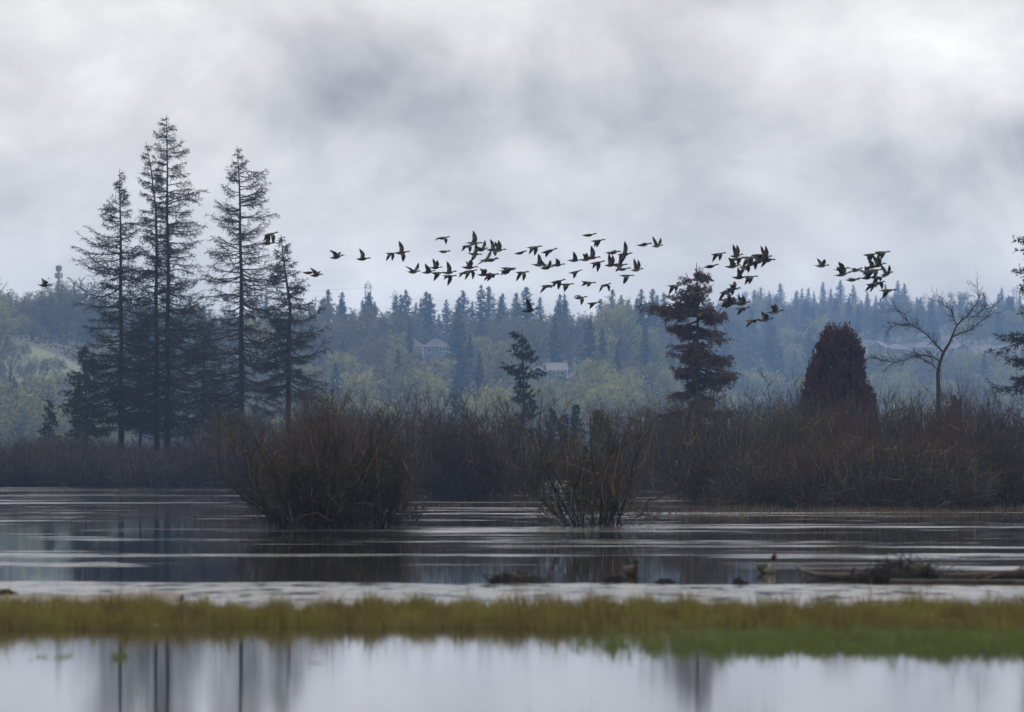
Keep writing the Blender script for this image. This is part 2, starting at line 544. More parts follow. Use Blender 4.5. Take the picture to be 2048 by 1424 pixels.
# ------------------------------------------------------------------ hero conifers, left group
hero_conifer('tall_spruce', 'sparse dark spruce with long branches reaching over the meadow', 520,
             [(242, 920), (242, 700), (241, 500), (239, 337)],
             [(342, 3, 3), (370, 14, 14), (400, 30, 30), (440, 38, 48), (495, 88, 58), (560, 90, 64), (620, 74, 62), (680, 62, 62), (745, 100, 72), (800, 112, 84), (860, 84, 80)],
             11, nbr=190, needle=1, nsize=.038, twig=17, fine_=5, r_base=.30)
hero_conifer('tall_spruce', 'slender spruce with a bent leaning tip beside the tallest spruce', 524,
             [(313, 920), (313, 640), (312, 420), (303, 350), (291, 283)],
             [(286, 3, 3), (310, 16, 12), (360, 30, 20), (420, 34, 26), (500, 42, 30), (600, 56, 40), (700, 58, 52), (850, 70, 60)],
             12, nbr=150, needle=1, nsize=.038, twig=17, fine_=5, r_base=.28)
hero_conifer('tall_spruce', 'tallest sparse spruce with a long straight trunk', 518,
             [(334, 920), (336, 600), (334, 400), (333, 228)],
             [(232, 3, 3), (258, 22, 22), (290, 24, 32), (330, 30, 45), (400, 36, 70), (450, 40, 78), (500, 48, 64), (600, 64, 88), (700, 84, 100), (800, 100, 112), (860, 90, 100)],
             13, nbr=215, needle=1, nsize=.038, twig=17, fine_=5, r_base=.28)
hero_conifer('tall_spruce', 'open sparse spruce with gaps between its branches, standing apart from the tallest spruce', 515,
             [(482, 920), (483, 650), (480, 420), (474, 290)],
             [(293, 3, 3), (312, 18, 12), (345, 46, 60), (380, 44, 62), (430, 50, 82), (500, 66, 76), (560, 86, 88), (620, 82, 92), (700, 92, 94), (790, 105, 105), (850, 90, 90)],
             14, nbr=170, needle=1, nsize=.038, twig=17, fine_=5, r_base=.32)
hero_conifer('tall_spruce', 'shortest spruce of the tall group with drooping lower branches', 508,
             [(575, 920), (576, 760), (580, 620), (570, 540), (562, 468)],
             [(472, 4, 4), (500, 14, 14), (545, 36, 32), (600, 36, 50), (640, 48, 70), (685, 60, 78), (720, 64, 64), (800, 70, 74)],
             15, nbr=150, needle=1, nsize=.038, twig=17, fine_=5, r_base=.32)
hero_conifer('young_spruce', 'small dense green spruce below the tall sparse spruces at the meadow edge', 560,
             [(172, 920), (172, 690)],
             [(694, 3, 3), (720, 18, 20), (760, 36, 34), (810, 42, 40), (870, 46, 46)], 16, nbr=95, needle=8, nsize=.055, r_base=.16, rise=(.1, -.1),
             mats=('bark_dark', 'needles_green'))
# twiggy trunk pair between them
hero_conifer('thin_spruce', 'thin half bare spruce hidden among the lower branches of the tall group', 530,
             [(280, 920), (281, 610)], [(615, 4, 4), (660, 40, 40), (720, 60, 60), (800, 70, 70), (870, 70, 70)], 17, nbr=130, needle=1, nsize=.038, twig=12, fine_=4, r_base=.13)
hero_conifer('thin_spruce', 'thin half bare spruce between the tallest spruce and the open one', 528,
             [(405, 920), (408, 620)], [(625, 4, 4), (660, 30, 34), (720, 55, 60), (800, 65, 70), (870, 70, 70)], 18, nbr=130, needle=1, nsize=.038, twig=12, fine_=4, r_base=.13)

# small conifer in the middle
hero_conifer('spruce', 'dark green spruce with tiered upper branches and a dense lower skirt', 560,
             [(1046, 920), (1047, 760), (1044, 652)],
             [(654, 4, 4), (672, 26, 24), (692, 40, 24), (712, 26, 40), (722, 30, 42), (742, 34, 30), (750, 20, 64), (772, 22, 22), (800, 34, 30), (850, 44, 40), (880, 48, 44)],
             21, nbr=80, layers=11, needle=9, nsize=.055, r_base=.2, rise=(.25, -.12), twig=8, fine_=4, mats=('bark_dark', 'needles_green'), tw_len=.30)
for k, (x, y) in enumerate(((1104, 815), (1152, 806), (1196, 818), (1128, 828))):
    hero_conifer('young_spruce', 'short spruce tip showing above the gap behind the open willow clump', 640,
                 [(x, 925), (x, y)], [(y + 2, 2, 2), (y + 25, 11, 11), (y + 60, 20, 20), (900, 26, 26)], 22 + k, nbr=46, needle=7, nsize=.065,
                 r_base=.09, rise=(.2, -.1), twig=6, mats=('bark_dark', 'needles_green'), tw_len=.3)['group'] = 'short spruces in the gap'
# rusty spruce
hero_conifer('spruce', 'rusty brown dying spruce with a heavy ragged crown and bare top', 400,
             [(1393, 930), (1393, 700), (1396, 600), (1394, 525)],
             [(528, 3, 3), (545, 16, 14), (562, 40, 30), (580, 46, 40), (598, 88, 56), (615, 76, 46), (640, 58, 34), (668, 58, 84), (685, 66, 70), (705, 64, 64), (722, 84, 80), (745, 50, 74), (768, 36, 96), (800, 46, 70), (850, 60, 60), (890, 50, 50)],
             31, nbr=260, layers=12, spread=1.22, needle=9, nsize=.034, r_base=.24, rise=(.12, -.28), twig=11, fine_=4, mats=('bark_dark', 'needles_rusty'), droop_tw=-.42, tw_len=.40)
# conifer at the frame edge
hero_conifer('spruce', 'grey green spruce with knobbly drooping twigs beyond the bare forked tree', 350,
             [(2086, 940), (2086, 700), (2082, 430)],
             [(440, 20, 20), (488, 66, 40), (520, 60, 50), (560, 52, 55), (620, 62, 60), (655, 84, 60), (690, 96, 70), (730, 72, 70), (770, 88, 70), (800, 70, 70)],
             41, nbr=120, layers=14, needle=5, nsize=.036, r_base=.25, rise=(.1, -.2), twig=9, fine_=4, mats=('bark_dark', 'needles_sparse'), droop_tw=-.3)


# ------------------------------------------------------------------ red cypress: dense upright sprays
def cypress(label, px, top, base_y, d, prof, seed, n):
    rng = np.random.RandomState(seed); s = d / F
    base = P(px, base_y, d); base[2] = -.3
    root = thing('cypress', label, 'cypress', base)
    H = CAMZ + (HY - top) * s - base[2]
    b = MB(); b.tube([(0, 0, 0), (.05, 0, H * .4), (0, 0, H * .9)], [.22, .15, .03], 8)
    obj('trunk', b.mesh('cypress_trunk', MATS['bark_dark'], True), root)
    py = np.array([p[0] for p in prof]); pw = np.array([p[1] for p in prof])
    c = MB(); C = []; U = []
    for i in range(n):
        q = rng.rand() ** .75
        y = py[0] + (py[-1] - py[0]) * q
        az = rng.uniform(0, 2 * math.pi)
        r = np.interp(y, py, pw) * s * rng.uniform(.45, 1.0) ** .5 * (.93 + .12 * math.sin(az * 3 + seed + y * .03) + .10 * math.sin(az * 7 + y * .06) + .06 * math.sin(az * 13 - y * .11))
        tip = np.array([r * math.cos(az), r * math.sin(az), CAMZ + (HY - y) * s - base[2] + rng.normal() * .22])
        dr = norm(np.array([math.cos(az) * .28, math.sin(az) * .28, 1.0]) + rng.normal(size=3) * .14)
        l = rng.uniform(.35, 1.0)
        p0 = tip - dr * l
        c.seg_(p0, tip, .022, .006)
        for k in range(7):
            C.append(p0 + dr * l * (.15 + .85 * k / 6) + rng.normal(size=3) * .05); U.append(dr)
    c.flush(); c.leaves(C, .055, rng, up=U, aspect=2.6, m=1)
    obj('crown', c.mesh('cypress_crown', [MATS['bark_dark'], MATS['cypress_red']]), root)


cypress('dense dark red conical cypress standing among the willows', 1676, 650, 930, 380,
        [(652, 16), (660, 30), (672, 40), (690, 46), (720, 54), (750, 64), (790, 72), (850, 76), (900, 74)], 51, 5200)
cypress('small dark red bushy cypress at the foot of the large red one', 1734, 768, 930, 378,
        [(768, 8), (778, 15), (800, 20), (860, 24)], 52, 500)


# ------------------------------------------------------------------ bare forked tree
def bare_tree():
    d = 350.0; s = d / F; rng = np.random.RandomState(61)
    base = P(1876, 930, d); base[2] = -.4
    root = thing('bare_tree', 'leafless forked tree with long arching limbs above the willows', 'tree', base)
    q = lambda pts, dy: np.array([P(x, y, d) - base + np.array([0, dy * i / max(1, len(pts) - 1), 0]) for i, (x, y) in enumerate(pts)])
    b = MB()
    tr = q([(1876, 945), (1877, 800), (1876, 745), (1880, 725), (1887, 705), (1899, 686), (1905, 672), (1914, 650)], 0)
    b.tube(tr, [.15, .14, .11, .10, .095, .08, .07, .055], 9)
    obj('trunk', b.mesh('bare_trunk', MATS['bark_dark'], True), root)
    limbs = [([(1887, 705), (1870, 688), (1853, 669), (1835, 658), (1820, 648), (1803, 630), (1787, 617)], .10, .02, -.8),
             ([(1828, 654), (1812, 650), (1794, 650), (1772, 660)], .05, .012, -.4),
             ([(1905, 674), (1922, 665), (1940, 661), (1958, 647), (1975, 634), (1992, 607)], .08, .015, .9),
             ([(1914, 650), (1930, 636), (1948, 616), (1958, 596), (1955, 572)], .09, .012, .2),
             ([(1914, 650), (1906, 634), (1902, 622), (1885, 608), (1868, 600)], .06, .012, -.5),
             ([(1878, 722), (1866, 713), (1850, 711), (1830, 712), (1808, 721), (1790, 724), (1770, 720), (1752, 715)], .07, .012, 1.0),
             ([(1875, 738), (1862, 728), (1852, 720), (1836, 714)], .05, .02, .6),
             ([(1930, 636), (1948, 632), (1962, 622), (1972, 612)], .04, .01, -.8)]
    for pts, r0, r1, dy in limbs:
        P3 = q(pts, dy)
        lb = MB(); lb.tube(P3, np.linspace(r0 * .55, r1 * .55, len(P3)), 6)
        lo = obj('limb', lb.mesh('bare_limb', MATS['bark_dark'], True), root)
        tw = MB()
        for i in range(len(P3) - 1):
            for k in range(9):
                a = rng.rand(); p = P3[i] * (1 - a) + P3[i + 1] * a
                td = norm(P3[i + 1] - P3[i])
                dr = norm(td * .7 + rng.normal(size=3) * .55 + np.array([0, 0, .15]))
                l = rng.uniform(.3, 1.3) * (.6 + .5 * i / len(P3))
                e1 = p + dr * l * .5; e2 = e1 + norm(dr + rng.normal(size=3) * .3 + np.array([0, 0, .12])) * l * .5
                tw.seg_(p, e1, .016, .012); tw.seg_(e1, e2, .012, .006)
                for _ in range(3):
                    o_ = p + (e2 - p) * rng.uniform(.3, .95)
                    tw.seg_(o_, o_ + norm(dr + rng.normal(size=3) * .6) * rng.uniform(.15, .5), .008, .004)
        obj('twig_spray', tw.mesh('bare_twig', MATS['bark_dark']), lo)
    # broken snag beside it
    b = MB()
    sb = P(1909, 930, 345.0); sb[2] = -.4
    hh = CAMZ + (HY - 790) * 345 / F + .4
    pts = np.array([(0, 0, 0), (.05, 0, hh * .5), (-.05, .05, hh * .85), (.05, 0, hh * .95), (.0, 0, hh)])
    b.tube(pts, [.30, .28, .25, .18, .05], 9)
    b.tube([(.2, 0, hh * .8), (.34, 0, hh * .93), (.42, 0, hh * 1.0)], [.2, .14, .03], 6)
    so = obj('broken_snag', b.mesh('broken_snag', MATS['bark_dark'], False), None, sb)
    tag(so, 'dark broken tree stump beside the leafless forked tree', 'stump')


bare_tree()


# ------------------------------------------------------------------ willow shrubs
def shrub_parts(seed, H, W, nst, nbr=8, ntw=5, twmat='willow_twig', base_r=.5, lean=.75, separate=False, rt=.0065, shoots=60, whips=26):
    """returns (list of stem meshes, twig mesh)"""
    rng = np.random.RandomState(seed)
    stems = []; allst = MB(); tw = MB()

    def spray(pts, nb, lscale):
        n = len(pts) - 1
        for j in range(nb):
            a = rng.uniform(.18, .99) * n; k = min(int(a), n - 1); fr = a - k
            o_ = pts[k] * (1 - fr) + pts[k + 1] * fr
            td = norm(pts[k + 1] - pts[k])
            bd = norm(td * .55 + rng.normal(size=3) * .60 + np.array([0, 0, .18]))
            l = rng.uniform(.45, 1.5) * lscale * (1.2 - .55 * a / n)
            e1 = o_ + bd * l * .5
            bd2 = norm(bd + rng.normal(size=3) * .28 + np.array([0, 0, .16])); e2 = e1 + bd2 * l * .5
            mi = 1 if rng.rand() < .07 else 0; rk = 1.5 if mi else 1.0
            tw.seg_(o_, e1, rt * 1.7 * rk, rt * 1.25 * rk, mi); tw.seg_(e1, e2, rt * 1.25 * rk, rt * .8 * rk, mi)
            for _ in range(ntw):
                a2 = rng.uniform(.1, 1.0)
                o2 = o_ + (e1 - o_) * a2 * 2 if a2 < .5 else e1 + (e2 - e1) * (a2 - .5) * 2
                d2 = norm(bd2 + rng.normal(size=3) * .55 + np.array([0, 0, .08]))
                tw.seg_(o2, o2 + d2 * rng.uniform(.2, .8) * lscale ** .5, rt, rt * .55)

    for i in range(nst):
        az = rng.uniform(0, 2 * math.pi); q = math.sqrt(rng.rand())
        p = np.array([math.cos(az), math.sin(az), 0]) * base_r * q
        ln = lean * q * rng.uniform(.3, 1.2)
        dr = norm(np.array([math.cos(az) * ln, math.sin(az) * ln, 1.0]) + rng.normal(size=3) * .20)
        h = H * rng.uniform(.55, 1.0) * (1.0 - .30 * q * q) * (1.16 if rng.rand() < .08 else 1.0)
        npt = 7; pts = [p + np.array([0, 0, -.5])]
        cur = p.copy(); step = h / (npt - 1) / max(.45, dr[2]) * .92
        for k in range(npt - 1):
            pts.append(cur.copy())
            dr = norm(dr + rng.normal(size=3) * .17 + np.array([0, 0, .10 - .05 * k * ln]))
            cur = cur + dr * step
        pts.append(cur)
        pts = np.array(pts)
        lim = W / 2 * rng.uniform(.75, 1.1); rr = np.hypot(pts[:, 0], pts[:, 1])
        sc_ = np.where(rr > lim, lim / np.maximum(rr, 1e-6), 1.0); pts[:, :2] *= sc_[:, None]
        r0 = rng.uniform(.016, .044) * (H / 5) ** .5
        rad = np.linspace(r0, .007, len(pts))
        if separate:
            sb = MB(); sb.tube(pts, rad, 6, cap=False); stems.append(sb)
        else:
            for k in range(len(pts) - 1): allst.seg_(pts[k], pts[k + 1], rad[k], rad[k + 1])
        spray(pts, nbr, H / 5)
    for i in range(shoots):          # low whippy shoots that fill the skirt
        az = rng.uniform(0, 2 * math.pi); q = math.sqrt(rng.rand())
        p = np.array([math.cos(az), math.sin(az), 0]) * base_r * (.2 + .75 * q); p[2] = -.2
        dr = norm(np.array([math.cos(az) * rng.uniform(.1, 1.3), math.sin(az) * rng.uniform(.1, 1.3), rng.uniform(.35, 1.2)]))
        pts = [p]
        for k in range(4):
            pts.append(pts[-1] + dr * H * rng.uniform(.09, .15)); dr = norm(dr + rng.normal(size=3) * .25 + np.array([0, 0, -.04]))
        pts = np.array(pts); rr = np.hypot(pts[:, 0], pts[:, 1]); pts[:, :2] *= np.where(rr > W * .55, W * .55 / np.maximum(rr, 1e-6), 1.0)[:, None]
        tw.line(pts, rt * 1.8, rt)
        spray(pts, max(3, nbr // 2), H / 6.5)
    for i in range(whips):           # long pale upright whips
        az = rng.uniform(0, 2 * math.pi); q = math.sqrt(rng.rand())
        p = np.array([math.cos(az) * W * .46 * q, math.sin(az) * W * .46 * q, H * rng.uniform(.02, .42)])
        dr = norm(np.array([math.cos(az) * .25 * q, math.sin(az) * .25 * q, 1.0]) + rng.normal(size=3) * .14)
        pts = [p]; l = H * rng.uniform(.16, .48) * (1.1 - .4 * q)
        for k in range(4):
            pts.append(pts[-1] + dr * l / 4); dr = norm(dr + rng.normal(size=3) * .09)
        tw.line(np.array(pts), rt * rng.uniform(1.2, 2.2), rt * .8, 1)
    tm = tw.mesh('willow_twig_mesh', [MATS[twmat], MATS['willow_twig_pale']])
    if separate: return [sb.mesh('willow_stem_mesh', MATS['willow_stem'], True) for sb in stems], tm
    return [allst.mesh('willow_stem_mesh', MATS['willow_stem'])], tm


def shrub(protos, px, py_base, d, py_top, label, group, wpx=None, rng=None, H0=5.0, W0=5.0, zb=0.0):
    sm, tm = protos
    s = d / F
    X = (px - CX) * s
    z0 = max(zb, float(ground_z(X, d)))
    H = CAMZ + (HY - py_top) * s - z0
    ws = (wpx * s / W0) if wpx else H / H0
    root = thing('willow_shrub', label, 'shrub', (X, d, z0), group, rng.uniform(0, 6.28), (ws, ws, H / H0))
    for me in sm:
        o = obj('stem' if len(sm) > 1 else 'stem_cluster', me, root)
        if len(sm) == 1: o['kind'] = 'stuff'
    obj('twig_spray', tm, root)['kind'] = 'stuff'
    return root


rs = np.random.RandomState(77)
PR = [shrub_parts(101 + k, 5.0, 5.0, 36, 11, 6, ('willow_twig', 'willow_twig_red', 'willow_twig')[k % 3], base_r=1.5, lean=.5, rt=.009, shoots=60) for k in range(7)]
PG = [shrub_parts(131 + k, 5.0, 5.0, 24, 12, 7, 'willow_twig_grey', base_r=.4, lean=.55, rt=.009, shoots=10) for k in range(3)]

# the two near clumps in open water, stems told apart
PA = shrub_parts(201, 4.1, 5.9, 66, 15, 7, 'willow_twig', base_r=1.35, lean=.95, separate=True, rt=.006, shoots=22)
shrub(PA, 625, 1055, 176, 772, 'broad dense willow clump standing alone in open water, twigs reaching the waterline', None, wpx=385, rng=rs, H0=4.1, W0=5.9)
PA2 = shrub_parts(202, 3.6, 3.4, 28, 13, 7, 'willow_twig', base_r=.9, lean=.6, separate=True, rt=.006, shoots=60)
shrub(PA2, 735, 1055, 178, 826, 'lower willow clump growing against the broad dense clump', None, wpx=200, rng=rs, H0=3.6, W0=3.4)
PB = shrub_parts(203, 3.9, 3.6, 30, 13, 7, 'willow_twig', base_r=.9, lean=.85, separate=True, rt=.0065, shoots=24)
shrub(PB, 1188, 1050, 180, 760, 'open see-through willow clump with dark splayed stems rising from the water', None, wpx=262, rng=rs, H0=3.9, W0=3.6)
PC = shrub_parts(204, 6.5, 8.0, 34, 15, 8, 'willow_twig', base_r=.6, lean=.95, separate=True, rt=.010, shoots=60)
shrub(PC, 1392, 985, 380, 772, 'wide willow with bowed dark stems meeting at one foot, below the rusty spruce', None, wpx=245, rng=rs, H0=6.5, W0=8.0)


def by(x):
    for xe, w_ in ((150, 'below the meadow'), (290, 'under the long branched spruce'), (430, 'under the tallest spruce'), (560, 'under the open spruce'), (700, 'under the shortest spruce'),
                   (800, 'behind the broad clump'), (930, 'below the hip roofed house'), (1090, 'by the tiered spruce'), (1260, 'behind the open clump'), (1340, 'beside the rusty spruce'), (1470, 'under the rusty spruce'),
                   (1600, 'between rusty spruce and cypress'), (1750, 'in front of the red cypress'), (1850, 'under the arching limb'), (1950, 'at the forked tree'), (9999, 'by the grey green spruce')):
        if x < xe: return w_


def row(x0, x1, step, d0, d1, t0, t1, label, group, protos=PR, wpx=None, jit=.5):
    x = x0
    while x <= x1:
        d = rs.uniform(d0, d1)
        xx = x + rs.uniform(-jit, jit) * step
        shrub(protos[rs.randint(len(protos))], xx, 0, d, rs.uniform(t0, t1), label + ' ' + by(xx), group + ' ' + by(xx), rng=rs,
              wpx=(wpx * rs.uniform(.8, 1.2) if wpx else None))
        x += step


row(-30, 440, 30, 488, 502, 872, 892, 'low reddish willow at the edge of the far shore,', 'low willows on the shore edge', wpx=115)
row(-30, 440, 33, 515, 560, 846, 868, 'taller reddish willow set back on the far shore,', 'willows on the far shore', wpx=120)
row(430, 700, 45, 470, 540, 775, 815, 'bare willow crowding the spruce feet,', 'willows around the spruce feet', wpx=150)
row(650, 1075, 44, 325, 395, 752, 798, 'dense brown willow in the middle thicket,', 'willows of the middle thicket', wpx=170)
row(1080, 1300, 60, 520, 600, 852, 880, 'low distant willow in the gap,', 'low willows in the gap', wpx=110)
row(1270, 1480, 55, 400, 470, 768, 812, 'brown willow behind the bowed stems,', 'willows under the rusty spruce', wpx=150)
row(1470, 2090, 48, 285, 345, 716, 780, 'tall brown willow in the long thicket,', 'willows of the long thicket', wpx=190)
row(1500, 2090, 62, 258, 284, 800, 865, 'lower tangled willow on the long thicket water edge,', 'willows along the thicket edge', wpx=200)
for x, y, d in ((1838, 742, 322), (1884, 735, 318), (1926, 728, 325)):
    shrub(PR[rs.randint(7)], x, 0, d, y, 'brown willow hiding the foot of the leafless forked tree', 'willows at the forked tree foot', rng=rs, wpx=150)
for x, y, d in ((1600, 700, 520), (1500, 735, 540), (1930, 722, 600), (1985, 740, 620), (1340, 745, 520), (1560, 740, 560)):
    shrub(PG[rs.randint(3)], x, 0, d, y, 'grey fine twigged round shrub standing pale behind the brown thicket', 'pale shrubs behind the thicket', rng=rs, wpx=110)
for x, y, d in ((640, 722, 560), (600, 740, 550), (680, 760, 560), (150, 800, 600), (60, 838, 610)):
    shrub(PG[rs.randint(3)], x, 0, d, y, 'grey fine twigged shrub beside the tall sparse spruces', 'pale shrubs by the tall spruces', rng=rs, wpx=105)


# ------------------------------------------------------------------ hillside trees
def far_conifer_mesh(seed, H=20.0, W=6.5):
    rng = np.random.RandomState(seed)
    tb = MB(); tb.tube([(0, 0, -1), (0, 0, H * .5), (0, 0, H * .99)], [.3, .18, .03], 5)
    c = MB(); C = []; U = []
    nb = 150
    for i in range(nb):
        q = (i + rng.rand()) / nb
        z = H * (.10 + .89 * q)
        rl = W / 2 * (1 - q) ** .75 * rng.uniform(.55, 1.12) + .15
        az = i * 2.4 + rng.normal() * .4
        dirn = np.array([math.cos(az), math.sin(az), -.22 + .35 * q + rng.normal() * .08])
        n = max(4, int(rl * 6.5))
        for k in range(n):
            a = (k + .6) / n
            C.append(np.array([0, 0, z]) + dirn * rl * a + rng.normal(size=3) * .14 + np.array([0, 0, .18 * a * a * rl])); U.append(dirn)
    c.leaves(C, .25, rng, up=U, aspect=1.5)
    return tb.mesh('far_conifer_trunk', MATS['far_bark'], True), c.mesh('far_conifer_crown', MATS['far_conifer'])


def far_broadleaf_mesh(seed, H=14.0, W=10.0, matn='far_leaf', n=2600, size=.24, bare=False):
    rng = np.random.RandomState(seed)
    tb = MB(); tb.tube([(0, 0, -1), (.1, 0, H * .25), (0, .1, H * .55)], [.28, .2, .1], 6)
    c = MB(); ends = []
    nl = 22
    for i in range(nl):
        az = i * 2.4 + rng.normal() * .3; q = (i + .5) / nl
        ang = .25 + 1.0 * (1 - q)
        l = H * (.78 - .42 * (1 - q)) * rng.uniform(.8, 1.05)
        z0 = H * (.14 + .30 * q)
        dr = np.array([math.sin(ang) * math.cos(az), math.sin(ang) * math.sin(az), math.cos(ang)])
        p = np.array([0, 0, z0]); L_ = min(l, (H - z0) / max(.25, dr[2]))
        e_ = p + dr * L_ * .8
        e_[:2] *= min(1.0, W / 2 * .92 / max(.1, np.hypot(*e_[:2])))
        (c if bare else tb).seg_(p, e_, .10, .03)
        for k in range(7):
            a = rng.uniform(.35, 1.0); o_ = p + (e_ - p) * a
            d2 = norm(dr + rng.normal(size=3) * .5 + np.array([0, 0, .25])); e2 = o_ + d2 * rng.uniform(1.0, 2.8)
            (c if bare else tb).seg_(o_, e2, .045, .015)
            ends.append((o_, e2, d2))
            if bare:
                for _ in range(9):
                    o3 = o_ + (e2 - o_) * rng.rand(); d3 = norm(d2 + rng.normal(size=3) * .5)
                    c.seg_(o3, o3 + d3 * rng.uniform(.5, 1.4), .022, .008)
    if not bare:
        C = []; U = []
        per = n // len(ends)
        for o_, e2, d2 in ends:
            for _ in range(per):
                a = rng.uniform(.1, 1.15)
                C.append(o_ + (e2 - o_) * a + rng.normal(size=3) * .42); U.append(d2)
        c.leaves(C, size, rng, up=U, aspect=1.4)
    return tb.mesh('far_tree_trunk', MATS['far_bark'], True), c.mesh('far_tree_crown', MATS['far_bare' if bare else matn])


FC = [far_conifer_mesh(301 + k, 20.0, (7.6, 9.0, 6.8, 10.0, 8.2)[k]) for k in range(5)]
FB = [far_broadleaf_mesh(321 + k, 14.0, (10, 9, 11, 8)[k]) for k in range(4)]
FD = [far_broadleaf_mesh(331 + k, 15.0, (8.5, 9.5, 7.5)[k], 'far_leaf_dull', 2000, .22) for k in range(3)]
FN = [far_broadleaf_mesh(341 + k, 14.0, (8, 7)[k], bare=True) for k in range(2)]


def zone(x, sf):
    for xe, w_ in ((210, 'beside the green meadow'), (620, 'behind the tall sparse spruces'), (800, 'under the ridge pylons'), (1000, 'around the hip roofed house'),
                   (1190, 'around the grey roofed house'), (1330, 'between the tiered and rusty spruces'), (1480, 'behind the rusty spruce'),
                   (1610, 'between rusty spruce and red cypress'), (1745, 'behind the red cypress'), (9999, 'around the lavender roofed houses')):
        if x < xe: break
    return ('low' if sf < .45 else 'midway up' if sf < .78 else 'near the ridge') + ' ' + w_


def far_tree(protos, name, X, Y, H, H0, label, cat, group, rng, wscale=1.0):
    tm, cm = protos[rng.randint(len(protos))]
    k = H / H0
    root = thing(name, label, cat, (X, Y, float(ground_z(X, Y))), group, rng.uniform(0, 6.28), (k * wscale, k * wscale, k))
    obj('trunk', tm, root); obj('crown', cm, root)


# windows through which houses and meadow show: (x0, x1, y0, y1, distance)
H1D = solve_d(868, 722); H2D = solve_d(1110, 762); HRD = solve_d(1880, 716, 2380)
KEEP = [(836, 905, 678, 720, H1D), (1062, 1150, 734, 760, H2D), (1725, 2048, 692, 703, HRD + 60), (50, 165, 692, 765, 1495 * HK)]


def blocked(X, Y, H, W):
    u = X / Y * F + CX; hw = W / 2 / Y * F; top = HY - (float(ground_z(X, Y)) + H - CAMZ) / Y * F
    for x0, x1, y0, y1, d in KEEP:
        if Y < d + 12 and u + hw * .8 > x0 and u - hw * .8 < x1 and top < y1 - (y1 - y0) * .30: return True
    return False


rf = np.random.RandomState(88)
# ridge conifers seen one by one against the sky (photo x, photo y of the tip, width factor)
RIDGE = [(656, 579, 1), (682, 598, .9), (738, 589, .9), (725, 600, .8), (791, 591, .9), (812, 579, 1.2), (832, 605, .8), (926, 581, 1.1), (962, 569, 1.1), (978, 572, 1.2),
         (1005, 586, 1), (1053, 573, 1.5), (1225, 578, 1.0), (1116, 600, .9), (1299, 607, .8), (1316, 603, .8),
         (1486, 586, .9), (1509, 579, .8), (1522, 575, .8), (1539, 581, .9), (1561, 566, 1.1), (1591, 584, .8), (1604, 577, .8), (1617, 575, .8), (1628, 582, .8), (1646, 564, .9),
         (1662, 577, .8), (1681, 560, 1), (1707, 569, 1), (1771, 567, .9), (1796, 560, .8), (1809, 567, .8), (1842, 594, 1), (1880, 590, 1), (1900, 600, .8), (1921, 596, .9),
         (1968, 584, 1.1), (2004, 575, .9), (2018, 590, .8), (2040, 584, .9), (1735, 582, .9), (1752, 590, .8), (1858, 602, .8), (1945, 604, .8)]
RIDGE += [(rf.uniform(620, 1330), rf.uniform(583, 604), rf.uniform(.8, 1.2)) for _ in range(26)] + [(rf.uniform(1470, 2060), rf.uniform(580, 600), .9) for _ in range(12)]
for x, y, wf in RIDGE:
    D0, D1, zt = hill_params(x)
    Y = D1 + rf.uniform(-10, 60); X = (x - CX) / F * Y
    H = CAMZ + (HY - y) / F * Y - float(ground_z(X, Y))
    H = max(H, 12)
    far_tree(FC, 'conifer_tree', X, Y, H, 20.0, 'tall blue hazed conifer against the sky ' + zone(x, .9), 'conifer', 'conifers on the ridge skyline ' + zone(x, .9), rf, wf * 1.05)
# single conifers down the slope
for x, y, h in ((855, 646, 13), (916, 640, 18), (959, 704, 14), (819, 642, 14), (1109, 642, 16), (1180, 640, 17), (1205, 655, 15), (1450, 655, 20), (1560, 690, 18), (1660, 640, 20), (1620, 655, 20), (1235, 690, 14),
                (20, 745, 9), (28, 752, 8), (1540, 650, 20), (1290, 650, 18)):
    best = None; h *= HK
    D0, D1, zt = hill_params(x)
    for Y in np.arange(D0 + 40, D1 + 40, 6):
        X = (x - CX) / F * Y
        if blocked(X, Y, h, 5): continue
        yy = HY - (float(ground_z(X, Y)) + h - CAMZ) / Y * F
        if best is None or abs(yy - y) < best[0]: best = (abs(yy - y), X, Y)
    far_tree(FC, 'conifer_tree', best[1], best[2], h, 20.0, 'dark lone conifer among paler trees ' + zone(x, .6), 'conifer', 'conifers down the hillside ' + zone(x, .6), rf, 1.0)
hero_conifer('young_spruce', 'small dark spruce tip by the grey shrubs on the far shore', 640, [(98, 925), (98, 800)],
             [(802, 2, 2), (825, 10, 10), (850, 18, 18), (880, 22, 22)], 71, nbr=46, needle=7, nsize=.065, r_base=.1, rise=(.2, -.1), twig=6, mats=('bark_dark', 'needles_green'), tw_len=.3)

